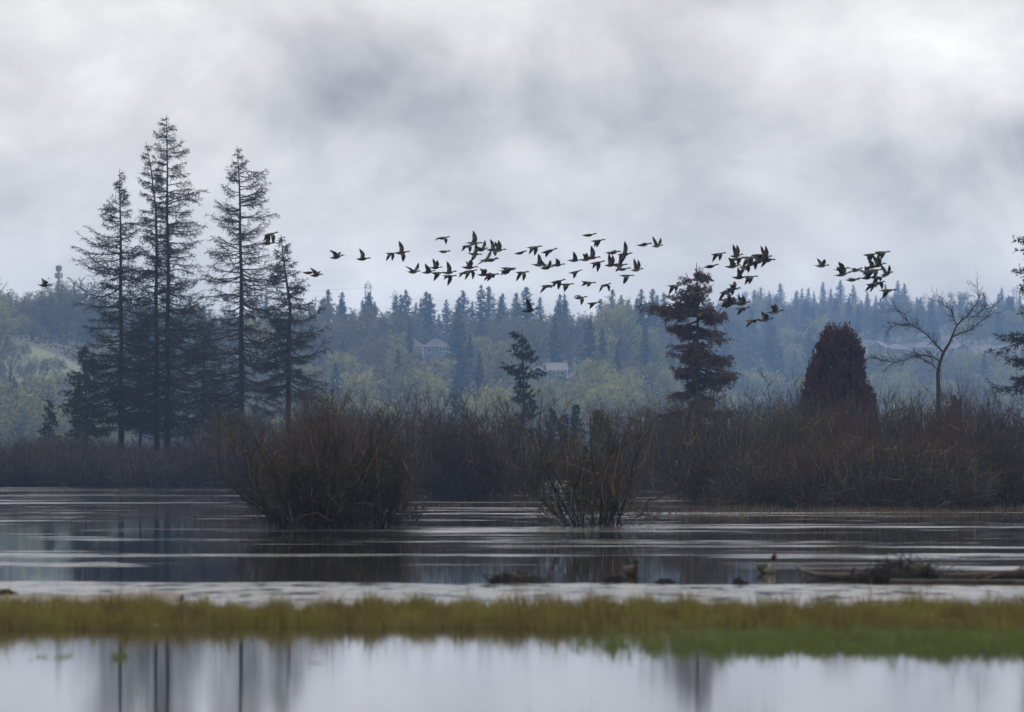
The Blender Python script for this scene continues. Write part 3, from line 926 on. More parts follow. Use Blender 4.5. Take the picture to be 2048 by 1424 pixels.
# leafing trees, row behind row up the slope
nleaf = ndull = nbare = ncon = 0
for r_, sfrac in enumerate(list(np.linspace(.12, 1.03, 11)) + [.24, .34, .43, .52, .61, .70, .90, .97]):
    x = 1240.0 if 11 <= r_ < 17 else -60.0
    while x < (2110 if r_ < 17 else 640):
        D0, D1, zt = hill_params(x)
        Y = D0 + (D1 - D0) * (sfrac + rf.uniform(-.035, .035))
        X = (x - CX) / F * Y
        W = HK * rf.uniform(6.5, 10.5); hpx = W / Y * F
        x += hpx * rf.uniform(.55, .95)
        ridge = sfrac > .86
        H = W * rf.uniform(1.05, 1.5) * (1.12 if sfrac > .6 else .95)
        if ridge and Y > 3000: H *= .85
        if blocked(X, Y, H, W):
            zg = float(ground_z(X, Y)); ux = X / Y * F + CX; hw_ = W / 2 / Y * F
            lim = [CAMZ + (HY - (y1_ - (y1_ - y0_) * .28)) / F * Y - zg for x0_, x1_, y0_, y1_, d_ in KEEP if Y < d_ + 12 and ux + hw_ * .8 > x0_ and ux - hw_ * .8 < x1_]
            H = min([H] + lim) * rf.uniform(.8, 1.0)
            if H < 2.2: continue
            W = min(W, H * 1.3)
        v = rf.rand(); zn = zone(X / Y * F + CX, sfrac)
        if x > 1250: pc = .30 if sfrac > .6 else .09
        else: pc = .14 if sfrac > .6 else .04
        if x < 330: pc = .03
        if v < pc and ncon < 220:
            ncon += 1
            far_tree(FC, 'conifer_tree', X, Y, H * 1.15, 20.0, 'hazed hillside conifer ' + zn, 'conifer', 'conifers mixed into the wood ' + zn, rf, 1.15)
        elif v < pc + (.16 if x > 330 else .05) and sfrac > .3 and nbare < 200:
            nbare += 1
            far_tree(FN, 'bare_tree', X, Y, H * .98, 14.0, 'leafless pale grey tree ' + zn, 'tree', 'leafless hillside trees ' + zn, rf, W / 8 / (H / 14))
        elif (v < pc + .42 or (sfrac > .62 and v < .85)) and ndull < 290:
            ndull += 1
            far_tree(FD, 'budding_tree', X, Y, H, 15.0, 'dull olive brown budding tree ' + zn, 'tree', 'budding hillside trees ' + zn, rf, W / 8.5 / (H / 15))
        elif nleaf < 290:
            nleaf += 1
            far_tree(FB, 'broadleaf_tree', X, Y, H, 14.0, 'pale yellow green leafing tree ' + zn, 'tree', 'leafing hillside trees ' + zn, rf, W / 9.5 / (H / 14))
print('hill trees', nleaf, ndull, nbare, ncon)

# bushes dotted over the meadow
for k in range(22):
    ux = rf.uniform(-20, 150); Y = HK * rf.uniform(1300, 1440 - .5 * max(0, ux - 30)); X = (ux - CX) / F * Y
    if k < 12: Y = HK * rf.uniform(1296, 1345); X = (ux - CX) / F * Y
    far_tree(FN if k % 2 else FD, 'meadow_bush', X, Y, rf.uniform(3.0, 6.0), 14.0, 'small brown bush dotted on the green meadow', 'bush', 'bushes on the meadow', rf, 1.5)
# hedgerow of low trees along the top of the meadow
for r2 in range(3):
    x = -60.0
    while x < 340:
        D0, D1, zt = hill_params(x)
        Y = max(D0 + (D1 - D0) * (.88 + .05 * r2 + rf.uniform(-.01, .01)), HK * (1490 + 12 * r2)); X = (x - CX) / F * Y
        x += rf.uniform(16, 30)
        if 12 < x < 62 and r2 == 0: continue
        far_tree(FD if rf.rand() < .6 else FB, 'hedgerow_tree', X, Y, rf.uniform(5.0, 9.0), 14.0, 'low bushy tree in the hedgerow along the top of the meadow', 'tree', 'hedgerow trees above the meadow', rf, 1.45)
# understorey brush over the slope
b = MB()
n = 70000
uu = rf.uniform(-80, 2130, n); ss = rf.uniform(.02, 1.02, n)
D0, D1, zt = hill_params(uu); YY = D0 + (D1 - D0) * ss; XX = (uu - CX) / F * YY
ok = ~((uu < 165) & (YY > 1300 * HK) & (YY < HK * (1485 - .6 * np.maximum(0, uu - 30))))
XX, YY = XX[ok], YY[ok]
b.leaves(np.stack([XX, YY, ground_z(XX, YY) + rf.uniform(.2, 2.2, len(XX)) ** 1.2], 1), .5, rf)
o = obj('hillside_brush', b.mesh('hillside_brush', mat('brush', (.10, .10, .05), hue=(.085, .065, .045), nscale=.04)))
tag(o, 'low leafing brush covering the slope under the hillside trees', 'brush', kind='stuff')

# ------------------------------------------------------------------ houses
mat('siding_blue', (.16, .18, .22), var=.08); mat('siding_pale', (.20, .21, .23), var=.06); mat('siding_tan', (.15, .14, .135), var=.08)
mat('roof_dark', (.09, .085, .105), var=.2, nscale=.6); mat('roof_grey', (.21, .20, .23), var=.12, nscale=.6); mat('roof_lav', (.15, .14, .165), var=.10, nscale=.6)
mat('trim_white', (.55, .55, .55), var=.04); mat('deck_wood', (.30, .16, .08), var=.2)
gl = mat('window_glass', (.05, .06, .08), rough=.08, var=.1, spec=.6)


def house(label, px, py_base, d, w, dp, h, rh, roof='hip', rz=0.0, wall='siding_blue', rmat='roof_dark', windows=(), lz=0, sink=2.0, extra=None):
    X = (px - CX) / F * d
    z = CAMZ + (HY - py_base) / F * d
    root = thing('house', label, 'house', (X, d, z), None, rz, 1.15)
    b = MB(); b.box((0, 0, (h - sink) / 2), (w, dp, h + sink))
    if roof == 'gable_front':
        b.add([(-w / 2, -dp / 2, h), (w / 2, -dp / 2, h), (0, -dp / 2, h + rh), (-w / 2, dp / 2, h), (w / 2, dp / 2, h), (0, dp / 2, h + rh)], None, [[0, 1, 2], [4, 3, 5]])
    if roof == 'gable_side':
        b.add([(-w / 2, -dp / 2, h), (-w / 2, dp / 2, h), (-w / 2, 0, h + rh), (w / 2, -dp / 2, h), (w / 2, dp / 2, h), (w / 2, 0, h + rh)], None, [[1, 0, 2], [3, 4, 5]])
    obj('wall', b.mesh('house_wall', MATS[wall]), root)
    b = MB(); o_ = .5; t_ = .22
    W2, D2 = w / 2 + o_, dp / 2 + o_
    zl = h - .15
    if roof == 'hip':
        rl = max(.3, W2 - D2 * .95)
        low = [(-W2, -D2, zl), (W2, -D2, zl), (W2, D2, zl), (-W2, D2, zl)]
        top = [(-rl, 0, h + rh), (rl, 0, h + rh)]
        v = low + [(x, y, z_ + t_) for x, y, z_ in low] + top
        b.add(v, [[3, 2, 1, 0], [0, 1, 5, 4], [1, 2, 6, 5], [2, 3, 7, 6], [3, 0, 4, 7], [4, 5, 9, 8], [6, 7, 8, 9]], [[5, 6, 9], [7, 4, 8]])
    else:
        k = (h + rh)
        if roof == 'gable_side': A = [(-W2, -D2), (W2, -D2), (W2, D2), (-W2, D2)]; rg = [(-W2, 0), (W2, 0)]; sl = [[0, 1, 5, 4], [2, 3, 4, 5]]
        else: A = [(-W2, D2), (-W2, -D2), (W2, -D2), (W2, D2)]; rg = [(0, D2), (0, -D2)]; sl = [[0, 1, 5, 4], [2, 3, 4, 5]]
        slope = rh / (dp / 2 if roof == 'gable_side' else w / 2); zl = h - slope * o_
        v1 = [(x, y, zl + .05) for x, y in A] + [(x, y, k + .05) for x, y in rg]
        v2 = [(x, y, z_ + t_) for x, y, z_ in v1]
        b.add(v1 + v2, [[q + 6 for q in f_] for f_ in sl] + [f_[::-1] for f_ in sl] +
              [[0, 1, 7, 6], [2, 3, 9, 8], [1, 5, 11, 7], [5, 2, 8, 11], [0, 6, 10, 4], [4, 10, 9, 3]])
    ro = obj('roof', b.mesh('house_roof', MATS[rmat]), root)
    b = MB()
    b.box((0, -D2 - .03, zl + .10), (2 * W2, .06, .26))
    if roof == 'gable_front':
        b = MB()
        for sg in (-1, 1):
            b.line([(sg * W2, -D2 - .06, zl + .10), (0, -D2 - .06, h + rh + .12)], .16, .16)
    obj('fascia', b.mesh('house_fascia', MATS['trim_white'], sides=4), ro)
    for sg in (-1, 1):
        b = MB(); b.box((sg * (w / 2 - .05), -dp / 2 - .02, h / 2 - .1), (.28, .14, h - .3)); obj('corner_trim', b.mesh('corner_trim', MATS['trim_white']), root)
    for (wx, wz, ww, wh) in windows:
        b = MB(); b.box((wx, -dp / 2 - .03, wz), (ww + .36, .12, wh + .36)); wo_ = obj('window', b.mesh('window_frame', MATS['trim_white']), root)
        b = MB(); b.box((wx, -dp / 2 - .08, wz), (ww, .08, wh)); obj('pane', b.mesh('window_pane', gl), wo_)
    return root


hr = house('two-storey grey blue house with a dark hipped roof above the leafing trees', 872, 722, H1D, 8.8, 8.0, 5.0, 2.6, 'hip', .05, 'siding_blue', 'roof_dark',
           [(1.6, 3.9, .8, 1.0), (2.7, 3.9, .8, 1.0), (3.7, 3.9, .7, 1.0), (-2.4, 3.6, 1.2, 1.2), (2.6, 1.3, 1.4, 1.3)])
b = MB(); b.box((3.0, -5.2, .55), (4.2, 2.4, .25)); b.box((3.0, -6.35, 1.1), (4.2, .1, .9)); obj('deck', b.mesh('deck', MATS['deck_wood']), hr)
house('low house wing with a dark hipped roof half hidden by yellow green trees', 822, 719, H1D + 12, 8.5, 8.5, 4.6, 2.6, 'hip', -.08, 'siding_pale', 'roof_dark', [(2.8, 3.2, .8, 1.0)])
house('blue grey house with a pale grey ridge roof just beyond the tiered spruce', 1112, 760, H2D, 6.0, 6.5, 3.2, 1.9, 'gable_side', .12, 'siding_blue', 'roof_grey', [(-1.2, 2.0, .6, .9), (0, 2.0, .6, .9), (1.5, 2.0, .9, .9)])
house('pale gabled house end partly behind the branches of the tiered spruce', 1078, 761, H2D + 4, 5.0, 7.0, 2.6, 1.5, 'gable_front', -.1, 'siding_blue', 'roof_grey', [(-1.2, 1.6, .8, .9), (1.2, 1.6, .8, .9)])
house('tiny white trimmed gabled shed stepping down from the grey roofed house', 1144, 764, H2D - 5, 3.0, 4.0, 1.4, .9, 'gable_front', .1, 'siding_blue', 'roof_grey', [])
house('small house with a dull roof at the top of the green meadow', 36, 690, 1496 * HK, 6.0, 6.0, 1.8, 1.2, 'gable_side', .15, 'siding_pale', 'roof_dark', [(-1.0, 1.0, .9, .8), (1.2, 1.0, .9, .8)])
house('white gabled shed among the lowest leafing trees', 891, 800, solve_d(891, 800), 3.5, 4.0, 1.8, 1.2, 'gable_front', .25, 'trim_white', 'roof_grey', [])
RH = [('pale lavender roofed house next to the red cypress', 1758, 712, 11, 'gable_front', 'siding_pale', 'roof_lav'),
      ('wide lavender roofed house behind the left arching limb of the forked tree', 1792, 710, 14, 'hip', 'siding_tan', 'roof_lav'),
      ('tall hip roofed pale house behind the fork of the bare tree', 1848, 708, 13, 'hip', 'siding_pale', 'roof_lav'),
      ('white fronted gabled house on the misty slope right of the forked tree', 1944, 722, 8, 'gable_front', 'trim_white', 'roof_lav'),
      ('long low lavender roofed house beside the white fronted gable', 1976, 714, 15, 'gable_side', 'siding_tan', 'roof_lav'),
      ('pale house behind the drooping twigs of the grey green spruce', 2022, 716, 12, 'gable_side', 'siding_pale', 'roof_lav'),
      ('small gabled house peeping out between the forked tree trunk and the white gable', 1918, 712, 9, 'gable_front', 'siding_tan', 'roof_lav')]
for k, (lb, x, y, wd, rf_, wl, rm) in enumerate(RH):
    house(lb, x, y + (k * 5) % 7 - 2, HRD + (k % 3) * 22, wd * .8, 10, 3.6, 2.6, rf_, (-.3, .2, 0, .45, -.15, .1, .3)[k], wl, rm, [(-wd * .25, 2.0, 1.2, 1.2), (wd * .2, 2.0, 1.2, 1.2)], sink=3.5)

# ------------------------------------------------------------------ masts
mat('steel', (.22, .23, .25), rough=.5, var=.1)


def cell_tower():
    d = 2290.0; s = d / F; X = (117 - CX) * s; z = float(ground_z(X, d))
    root = thing('cell_tower', 'steel phone mast with three tiers of antennas above the trees', 'mast', (X, d, z))
    top = CAMZ + (HY - 530) * s - z
    b = MB(); b.tube([(0, 0, 0), (0, 0, top * .5), (0, 0, top)], [.75, .6, .45], 10); obj('pole', b.mesh('mast_pole', MATS['steel'], True), root)
    for py in (537, 551, 574):
        h = CAMZ + (HY - py) * s - z
        b = MB(); b.tube([(0, 0, h - .1), (0, 0, h + .1)], [1.2, 1.2], 10)
        for k in range(3): b.box((math.cos(k * 2.09) * .75, math.sin(k * 2.09) * .75, h), (1.4, .16, .16), k * 2.09)
        po = obj('platform', b.mesh('mast_platform', MATS['steel']), root)
        for k in range(9):
            a = k * 2 * math.pi / 9
            rr = 1.45 if py != 537 else 1.1
            b = MB(); b.box((math.cos(a) * rr, math.sin(a) * rr, h), (.2, .46, 2.2), a); obj('antenna_panel', b.mesh('antenna_panel', MATS['steel']), po)


def pylon(label, px, py_top, d, wide):
    s = d / F; X = (px - CX) * s; z = float(ground_z(X, d))
    root = thing('pylon', label, 'pylon', (X, d, z))
    T = CAMZ + (HY - py_top) * s - z
    b = MB(); leg = 4.6; waist = 1.4
    zs = np.linspace(0, T * .96, 11)
    wz = lambda q: waist + (leg - waist) * (1 - min(1, q / (T * .8))) ** 1.3
    for sx, sy in ((1, 1), (1, -1), (-1, 1), (-1, -1)):
        pts = [(sx * wz(q), sy * wz(q), q) for q in zs] + [(0, 0, T)]
        b.line(pts, .2, .17)
    for i in range(10):
        a, c = wz(zs[i]), wz(zs[i + 1])
        for sy in (-1, 1):
            b.line([(-a, sy * a, zs[i]), (c, sy * c, zs[i + 1])], .08, .08); b.line([(a, sy * a, zs[i]), (-c, sy * c, zs[i + 1])], .08, .08)
            b.line([(sy * a, -a, zs[i]), (sy * c, c, zs[i + 1])], .08, .08)
        b.line([(-c, -c, zs[i + 1]), (c, -c, zs[i + 1]), (c, c, zs[i + 1]), (-c, c, zs[i + 1]), (-c, -c, zs[i + 1])], .08, .08)
    obj('lattice', b.mesh('pylon_lattice', MATS['steel'], sides=4), root)
    for q in (.70, .82, .93):
        b = MB(); h = T * q; wd = wide * (1.0 if q < .9 else .8)
        for sy in (-.6, .6):
            b.line([(-wd, 0, h), (-1, sy, h), (1, sy, h), (wd, 0, h)], .12, .12)
        b.line([(-wd, 0, h), (0, 0, h + 1.3), (wd, 0, h)], .09, .09)
        obj('crossarm', b.mesh('pylon_arm', MATS['steel'], sides=4), root)
    return X, d, z, T


cell_tower()
p1 = pylon('lattice power pylon standing on the ridge near the tall sparse spruces', 736, 562, 2950.0, 3.0)
p2 = pylon('small wide armed pylon farther along the ridge, beside the conifers', 790, 580, 3700.0, 4.8)
p3 = pylon('tiny distant pylon above the ridge conifers near the frame spruce', 2030, 574, 4500.0, 5.6)
for k, (q, sx) in enumerate(((.70, -1), (.70, 1), (.93, -1))):
    for (a_, b_) in ((p1, (p1[0] - 420, p1[1] - 60, p1[2] + 4, p1[3])), (p1, p2), (p2, p3)):
        A = np.array([a_[0] + sx * 3, a_[1], a_[2] + a_[3] * q]); B = np.array([b_[0] + sx * 3, b_[1], b_[2] + b_[3] * q])
        bb = MB(); pts = []
        for i in range(17):
            t_ = i / 16; pts.append(A * (1 - t_) + B * t_ - np.array([0, 0, 9 * 4 * t_ * (1 - t_)]))
        bb.line(pts, .045, .045)
        o = obj('power_line', bb.mesh('power_line', MATS['steel']))
        tag(o, 'thin power line wire strung from the ridge pylons', 'wire', 'power line wires')

# ------------------------------------------------------------------ banks, grass, reeds
mat('mud', (.085, .070, .055), rough=.75, var=.3, nscale=1.2, spec=.3, bump=.3)


def bank(name, label, x0, x1, yc, hw, hz, seed, slope=0.0, taper=1.2):
    rng = np.random.RandomState(seed); ph = rng.uniform(0, 6, 6)
    nx, ny = 120, 14; V = []
    for j in range(ny):
        for i in range(nx):
            x = x0 + (x1 - x0) * i / (nx - 1); q = -1 + 2 * j / (ny - 1)
            e_ = min(1.0, (x - x0 + .05) / taper, (x1 - x + .05) / taper) ** .5
            w_ = hw * e_ * (1 + .22 * math.sin(x * .9 + ph[0]) + .14 * math.sin(x * 2.3 + ph[1]))
            y = yc + slope * x + .35 * math.sin(x * .6 + ph[2]) + q * w_
            z = -.06 + (hz + .06) * (1 - q * q) * (1 + .35 * math.sin(x * 1.7 + ph[3]) * math.sin(y * 2 + ph[4]))
            V.append((x, y, z))
    b = MB(); b.add(V, [[j * nx + i, j * nx + i + 1, (j + 1) * nx + i + 1, (j + 1) * nx + i] for j in range(ny - 1) for i in range(nx - 1)])
    o = obj(name, b.mesh(name, MATS['mud'], True)); tag(o, label, 'bank', kind='structure')
    return lambda x: (yc + slope * x + .35 * math.sin(x * .6 + ph[2]), hw * (1 + .22 * math.sin(x * .9 + ph[0]) + .14 * math.sin(x * 2.3 + ph[1])))


fb = bank('grass_bank', 'low muddy bank under the olive grass strip', -10, 10.5, 72.0, 3.2, .025, 5)
fb2 = bank('green_bank', 'low muddy bank under the greener grass strip', 1.2, 9.0, 60.5, .9, -.02, 6, slope=-.12)
fm = bank('mud_bank', 'bare grey mud bank behind the olive grass strip', -10.5, -4.8, 83.0, 2.2, .07, 7)
fs = bank('mud_spit', 'thin line of mud just breaking the near calm water', -3.5, -1.9, 57.0, .10, .010, 8, taper=.5)


def grass(name, label, n, xr, fn, h, cols, seed, dens=None, lean=.25, wd=.006):
    rng = np.random.RandomState(seed)
    x = rng.uniform(*xr, n); q = np.clip(rng.normal(size=n) * .5, -1.05, 1.05)
    yc = np.array([fn(v)[0] for v in x]); hw = np.array([fn(v)[1] for v in x])
    y = yc + q * hw
    clump = .62 + .30 * np.sin(x * 1.9 + 1.3) * np.sin(y * 1.1) + .25 * np.sin(x * 5.1 + y * 2) + .15 * np.sin(x * 11 + 2) + .22 * np.sin(x * 19 + y * 3) * np.sin(x * 4.3)
    hh = h * np.clip(clump, .25, 1.25) * rng.uniform(.45, 1.15, n) * np.where(rng.rand(n) < .04, 1.45, 1.0)
    if dens is not None:
        k = rng.rand(n) < dens(x); x, y, hh = x[k], y[k], hh[k]; n = len(x)
    az = rng.uniform(0, 2 * math.pi, n); ln = np.abs(rng.normal(size=n)) * lean * hh
    dx, dy = np.cos(az) * ln, np.sin(az) * ln
    fa = rng.uniform(0, math.pi, n); wx, wy = np.cos(fa) * wd, np.sin(fa) * wd
    z0 = np.full(n, -.02)
    V = np.stack([np.stack([x - wx, y - wy, z0], 1), np.stack([x + wx, y + wy, z0], 1),
                  np.stack([x + wx * .7 + dx * .4, y + wy * .7 + dy * .4, hh * .6], 1), np.stack([x - wx * .7 + dx * .4, y - wy * .7 + dy * .4, hh * .6], 1),
                  np.stack([x + dx, y + dy, hh], 1)], 1).reshape(-1, 3)
    i = np.arange(n)[:, None] * 5
    b = MB(); b.add(V, i + np.array([[0, 1, 2, 3]]), i + np.array([[3, 2, 4]]))
    o = obj(name, b.mesh(name, cols)); tag(o, label, 'grass', kind='stuff')


mo = mat('grass_olive', (.240, .235, .052), hue=(.150, .115, .045), nscale=1.1)
mg = mat('grass_green', (.135, .200, .060), hue=(.150, .175, .050), nscale=1.0)
grass('marsh_grass', 'olive brown marsh grass strip crossing the shallow water', 85000, (-9.6, 10.2), fb, .30, mo, 91, lean=.3)
grass('dead_stems', 'rusty dead stems standing through the olive marsh grass', 14000, (-9.6, 10.2), fb, .35, mat('grass_rust', (.17, .085, .045), hue=(.11, .065, .035), nscale=1.0), 97, lean=.35, dens=lambda x: np.clip(.35 + .5 * np.sin(x * 2.3) + .4 * np.sin(x * 6.1 + 1), .05, 1))
grass('marsh_grass', 'greener low grass fringe on the water side of the olive strip', 34000, (.6, 9.6), lambda x: (fb2(x)[0] + 2.6, 3.0), .19, mg, 92, dens=lambda x: np.clip((x - .6) / 3.0, .04, 1) * np.clip(.72 + .2 * np.sin(x * 3.1) + .25 * np.sin(x * 17.7), .2, 1))
grass('marsh_grass', 'sparse green grass tufts in the calm water near the mud line', 900, (-5.4, -3.6), lambda x: (58.6, .7), .10, mg, 93, dens=lambda x: np.clip(np.sin(x * 9) * .6 + .5 * np.sin(x * 23) - .1, 0, 1))
grass('marsh_grass', 'scattered short grass on the bare grey mud bank', 2500, (-10, -4.8), lambda x: (79.5, 1.6), .12, mo, 95)
mr_ = mat('reed_dry', (.16, .115, .075), hue=(.11, .075, .05), nscale=.5)
grass('reed_stubble', 'thin dry reed stubble standing in the far water by the long thicket', 4200, (4, 27), lambda x: (218 + x * .6, 26), .26, mr_, 94, lean=.35, wd=.010,
      dens=lambda x: .35 + .65 * (np.sin(x * .9) > -.2))
grass('reed_stubble', 'thin dry reed stubble in the water around the middle thicket', 1800, (-9, 12), lambda x: (262, 30), .26, mr_, 96, lean=.35, wd=.010,
      dens=lambda x: .25 + .6 * (np.sin(x * 1.3) > .1))

# ------------------------------------------------------------------ driftwood
mat('driftwood', (.062, .050, .042), rough=.8, var=.4, nscale=3, bump=.4)
mat('debris_dark', (.028, .024, .020), rough=.9, var=.4, nscale=4)


def log(label, pts_px, d0, d1, r0, r1, seed, knots=3):
    rng = np.random.RandomState(seed)
    n = len(pts_px); pts = []
    for i, (x, y) in enumerate(pts_px):
        d = d0 + (d1 - d0) * i / (n - 1); pts.append(P(x, y, d))
    pts = np.array(pts)
    base = pts[n // 2].copy(); base[2] = 0
    root = thing('driftwood_log', label, 'log', base)
    tt = np.linspace(0, n - 1, 26); q = np.stack([np.interp(tt, range(n), pts[:, k]) for k in range(3)], 1) - base
    rad = np.linspace(r0, r1, 26) * (1 + .10 * np.sin(np.arange(26) * 1.9 + seed) + rng.normal(size=26) * .05)
    b = MB(); b.tube(q, rad, 9); obj('trunk', b.mesh('log_trunk', MATS['driftwood'], True), root)
    for k in range(knots):
        i = rng.randint(4, 22); dr = norm(rng.normal(size=3) + np.array([0, -.3, .6]))
        b = MB(); b.tube([q[i], q[i] + dr * .22, q[i] + dr * .36 + rng.normal(size=3) * .03], [rad[i] * .4, rad[i] * .28, .012], 6)
        obj('branch_stub', b.mesh('log_stub', MATS['driftwood'], True), root)


log('long pale driftwood log lying past the dark root mass', [(1880, 1152), (1930, 1153), (1990, 1150), (2070, 1146)], 97, 96, .055, .085, 3)
log('curved driftwood limb with a raised tip beside the dark root mass', [(1592, 1133), (1608, 1143), (1640, 1151), (1690, 1153), (1745, 1155)], 99, 97, .022, .075, 4, 2)
log('thin half sunk limb lying below the long pale log', [(1780, 1163), (1850, 1164), (1960, 1163), (2060, 1165)], 95, 94.5, .045, .04, 6, 1)


def debris(label, px, py, d, w, h, n, seed, name='root_mass', cat='root mass'):
    rng = np.random.RandomState(seed); base = P(px, py, d); base[2] = 0
    root = thing(name, label, cat, base)
    # knobbly core
    nu, nv = 18, 8; V = []
    for j in range(nv):
        for i in range(nu):
            a = 2 * math.pi * i / nu; e_ = math.pi / 2 * j / (nv - 1)
            k = 1 + .16 * math.sin(a * 3 + seed) + .12 * math.sin(a * 7 + j) + rng.normal() * .05
            V.append((w / 2 * .85 * math.cos(a) * math.cos(e_) * k, w / 4 * math.sin(a) * math.cos(e_) * k, -.04 + (h * .8 + .04) * math.sin(e_) * k))
    b = MB(); b.add(V, [[j * nu + i, j * nu + (i + 1) % nu, (j + 1) * nu + (i + 1) % nu, (j + 1) * nu + i] for j in range(nv - 1) for i in range(nu)])
    obj('core', b.mesh('root_core', MATS['debris_dark'], True), root)
    b = MB()
    for k in range(n):
        a = rng.uniform(-1, 1); z = h * (1 - a * a) * rng.uniform(.1, 1.0)
        p = np.array([a * w / 2, rng.uniform(-.25, .25) * w, z])
        dr = norm(np.array([a * .9 + rng.normal() * .5, rng.normal() * .5, rng.normal() * .35]))
        l = rng.uniform(.12, .42) * w / 1.2
        e1 = p + dr * l * .5; e2 = e1 + norm(dr + rng.normal(size=3) * .5 + np.array([0, 0, -.4])) * l * .5
        e2[2] = max(e2[2], -.03); b.seg_(p, e1, .012, .009); b.seg_(e1, e2, .009, .004)
    obj('root_tangle', b.mesh('root_tangle', MATS['debris_dark']), root)


debris('dark tangled root mass heaped against the driftwood log', 1808, 1166, 96, 1.35, .34, 260, 31)
debris('low dark tangle of sunken branches left of the brown duck', 1030, 1173, 95, .8, .19, 130, 32)
debris('tiny dark branch tangle at the feet of the brown duck', 1234, 1166, 97, .34, .10, 50, 33)
debris('small dark branch pile between the two resting ducks', 1330, 1170, 95, .30, .06, 40, 34)
debris('dark pointed wood lump on the ruffled shallows below the pied duck', 1478, 1172, 94, .26, .10, 30, 35)
debris('dark mud clod at the end of the bare grey mud bank', 16, 1200, 84, .5, .13, 40, 36)

# ------------------------------------------------------------------ ducks
m = bpy.data.materials.new('plumage'); m.use_nodes = True
t = m.node_tree; bs = t.nodes['Principled BSDF']
at_ = t.nodes.new('ShaderNodeAttribute'); at_.attribute_name = 'plumage'
nz = t.nodes.new('ShaderNodeTexNoise'); nz.inputs['Scale'].default_value = 60
co = t.nodes.new('ShaderNodeTexCoord'); t.links.new(co.outputs['Object'], nz.inputs['Vector'])
mm = t.nodes.new('ShaderNodeMix'); mm.data_type = 'RGBA'; mm.blend_type = 'MULTIPLY'; mm.inputs[0].default_value = .5
t.links.new(at_.outputs['Color'], mm.inputs[6]); t.links.new(nz.outputs['Color'], mm.inputs[7])
t.links.new(mm.outputs[2], bs.inputs['Base Color']); bs.inputs['Roughness'].default_value = .8; bs.inputs['Specular IOR Level'].default_value = .12
PLUM = m
BROWN, DARK, GREY, WHITE, BUFF, BILL = (.040, .029, .024), (.022, .020, .019), (.075, .068, .064), (.30, .28, .26), (.060, .048, .040), (.09, .09, .10)


def loft(rings, nseg=10):
    """rings: (x, z centre, half width, half height, top colour, bottom colour)"""
    V = []; Cc = []
    for x, z, hw, hh, ct, cb in rings:
        for k in range(nseg):
            a = 2 * math.pi * k / nseg
            V.append((x, hw * math.cos(a), z + hh * math.sin(a))); w_ = .5 + .5 * math.sin(a)
            w_ = min(1, max(0, (w_ - .3) / .4)); Cc.append([ct[i] * w_ + cb[i] * (1 - w_) for i in range(3)])
    n = len(rings)
    f4 = [[i * nseg + k, i * nseg + (k + 1) % nseg, (i + 1) * nseg + (k + 1) % nseg, (i + 1) * nseg + k] for i in range(n - 1) for k in range(nseg)]
    return V, f4, Cc


def duck_mesh(name, wl, wr, male=True, neck=0.0, sw=0.0):
    """flying duck heading +x; wl, wr = (inner, outer) wing angle in degrees"""
    head, breast, back, belly = (BROWN, WHITE, GREY, WHITE) if male else (BUFF, BUFF, BUFF, (.10, .082, .068))
    rings = [(-.335 if male else -.27, .022, .002, .002, DARK, DARK), (-.25, .016, .008, .006, DARK, DARK), (-.215, .012, .026, .014, DARK, DARK), (-.17, .004, .040, .028, back, DARK),
             (-.10, -.002, .056, .046, back, belly), (-.02, -.004, .064, .056, back, belly), (.06, .0, .058, .052, back, belly), (.115, .010, .040, .038, back, breast),
             (.155, .022 + neck * .3, .025, .025, head, breast), (.20, .032 + neck * .7, .020, .021, head, breast), (.232, .038 + neck, .024, .026, head, head),
             (.262, .040 + neck, .025, .028, head, head), (.285, .035 + neck, .015, .016, head, head), (.300, .030 + neck, .013, .009, BILL, BILL), (.335, .024 + neck, .011, .005, BILL, BILL), (.345, .023 + neck, .003, .002, BILL, BILL)]
    V, f4, Cc = loft(rings)
    st = [(0.0, .085, -.075), (.07, .098, -.072), (.13, .110, -.055), (.18, .108, -.055), (.25, .085, -.060), (.32, .050, -.058), (.385, .005, -.050), (.425, -.045, -.060)]
    for side, (a1, a2) in ((1, wl), (-1, wr)):
        y, z = .030, .018; prev = 0; base = len(V)
        for i, (s_, le, te) in enumerate(st):
            ang = R(a1) if s_ <= .14 else R(a1 + (a2 - a1) * min(1, (s_ - .14) / .12))
            y += (s_ - prev) * math.cos(ang); z += (s_ - prev) * math.sin(ang); prev = s_
            th = .010 * (1 - s_ / .5)
            nyv, nzv = -math.sin(ang), math.cos(ang)
            le2, te2 = le - sw * s_, te - sw * s_
            md = le2 * .6 + te2 * .4
            for (xx, tt, cc) in ((le2, 0, DARK if not male else GREY), (md, th, GREY if male else BUFF), (te2, 0, (.20, .19, .18) if s_ < .2 else DARK), (md, -th, (.115, .10, .09))):
                V.append((xx, side * (y + nyv * tt), z + nzv * tt))
                Cc.append(list(DARK) if (s_ > .22 and cc != (.115, .10, .09)) else list(cc))
        for i in range(len(st) - 1):
            for k in range(4):
                q = [base + i * 4 + k, base + i * 4 + (k + 1) % 4, base + (i + 1) * 4 + (k + 1) % 4, base + (i + 1) * 4 + k]
                f4.append(q if side < 0 else q[::-1])
        e_ = base + (len(st) - 1) * 4; f4.append([e_, e_ + 1, e_ + 2, e_ + 3])
    b = MB(); b.add(V, f4)
    me = b.mesh(name, PLUM, smooth=True)
    a = me.color_attributes.new('plumage', 'FLOAT_COLOR', 'POINT')
    a.data.foreach_set('color', np.array([[*c, 1.0] for c in Cc], dtype=np.float32).ravel())
    return me


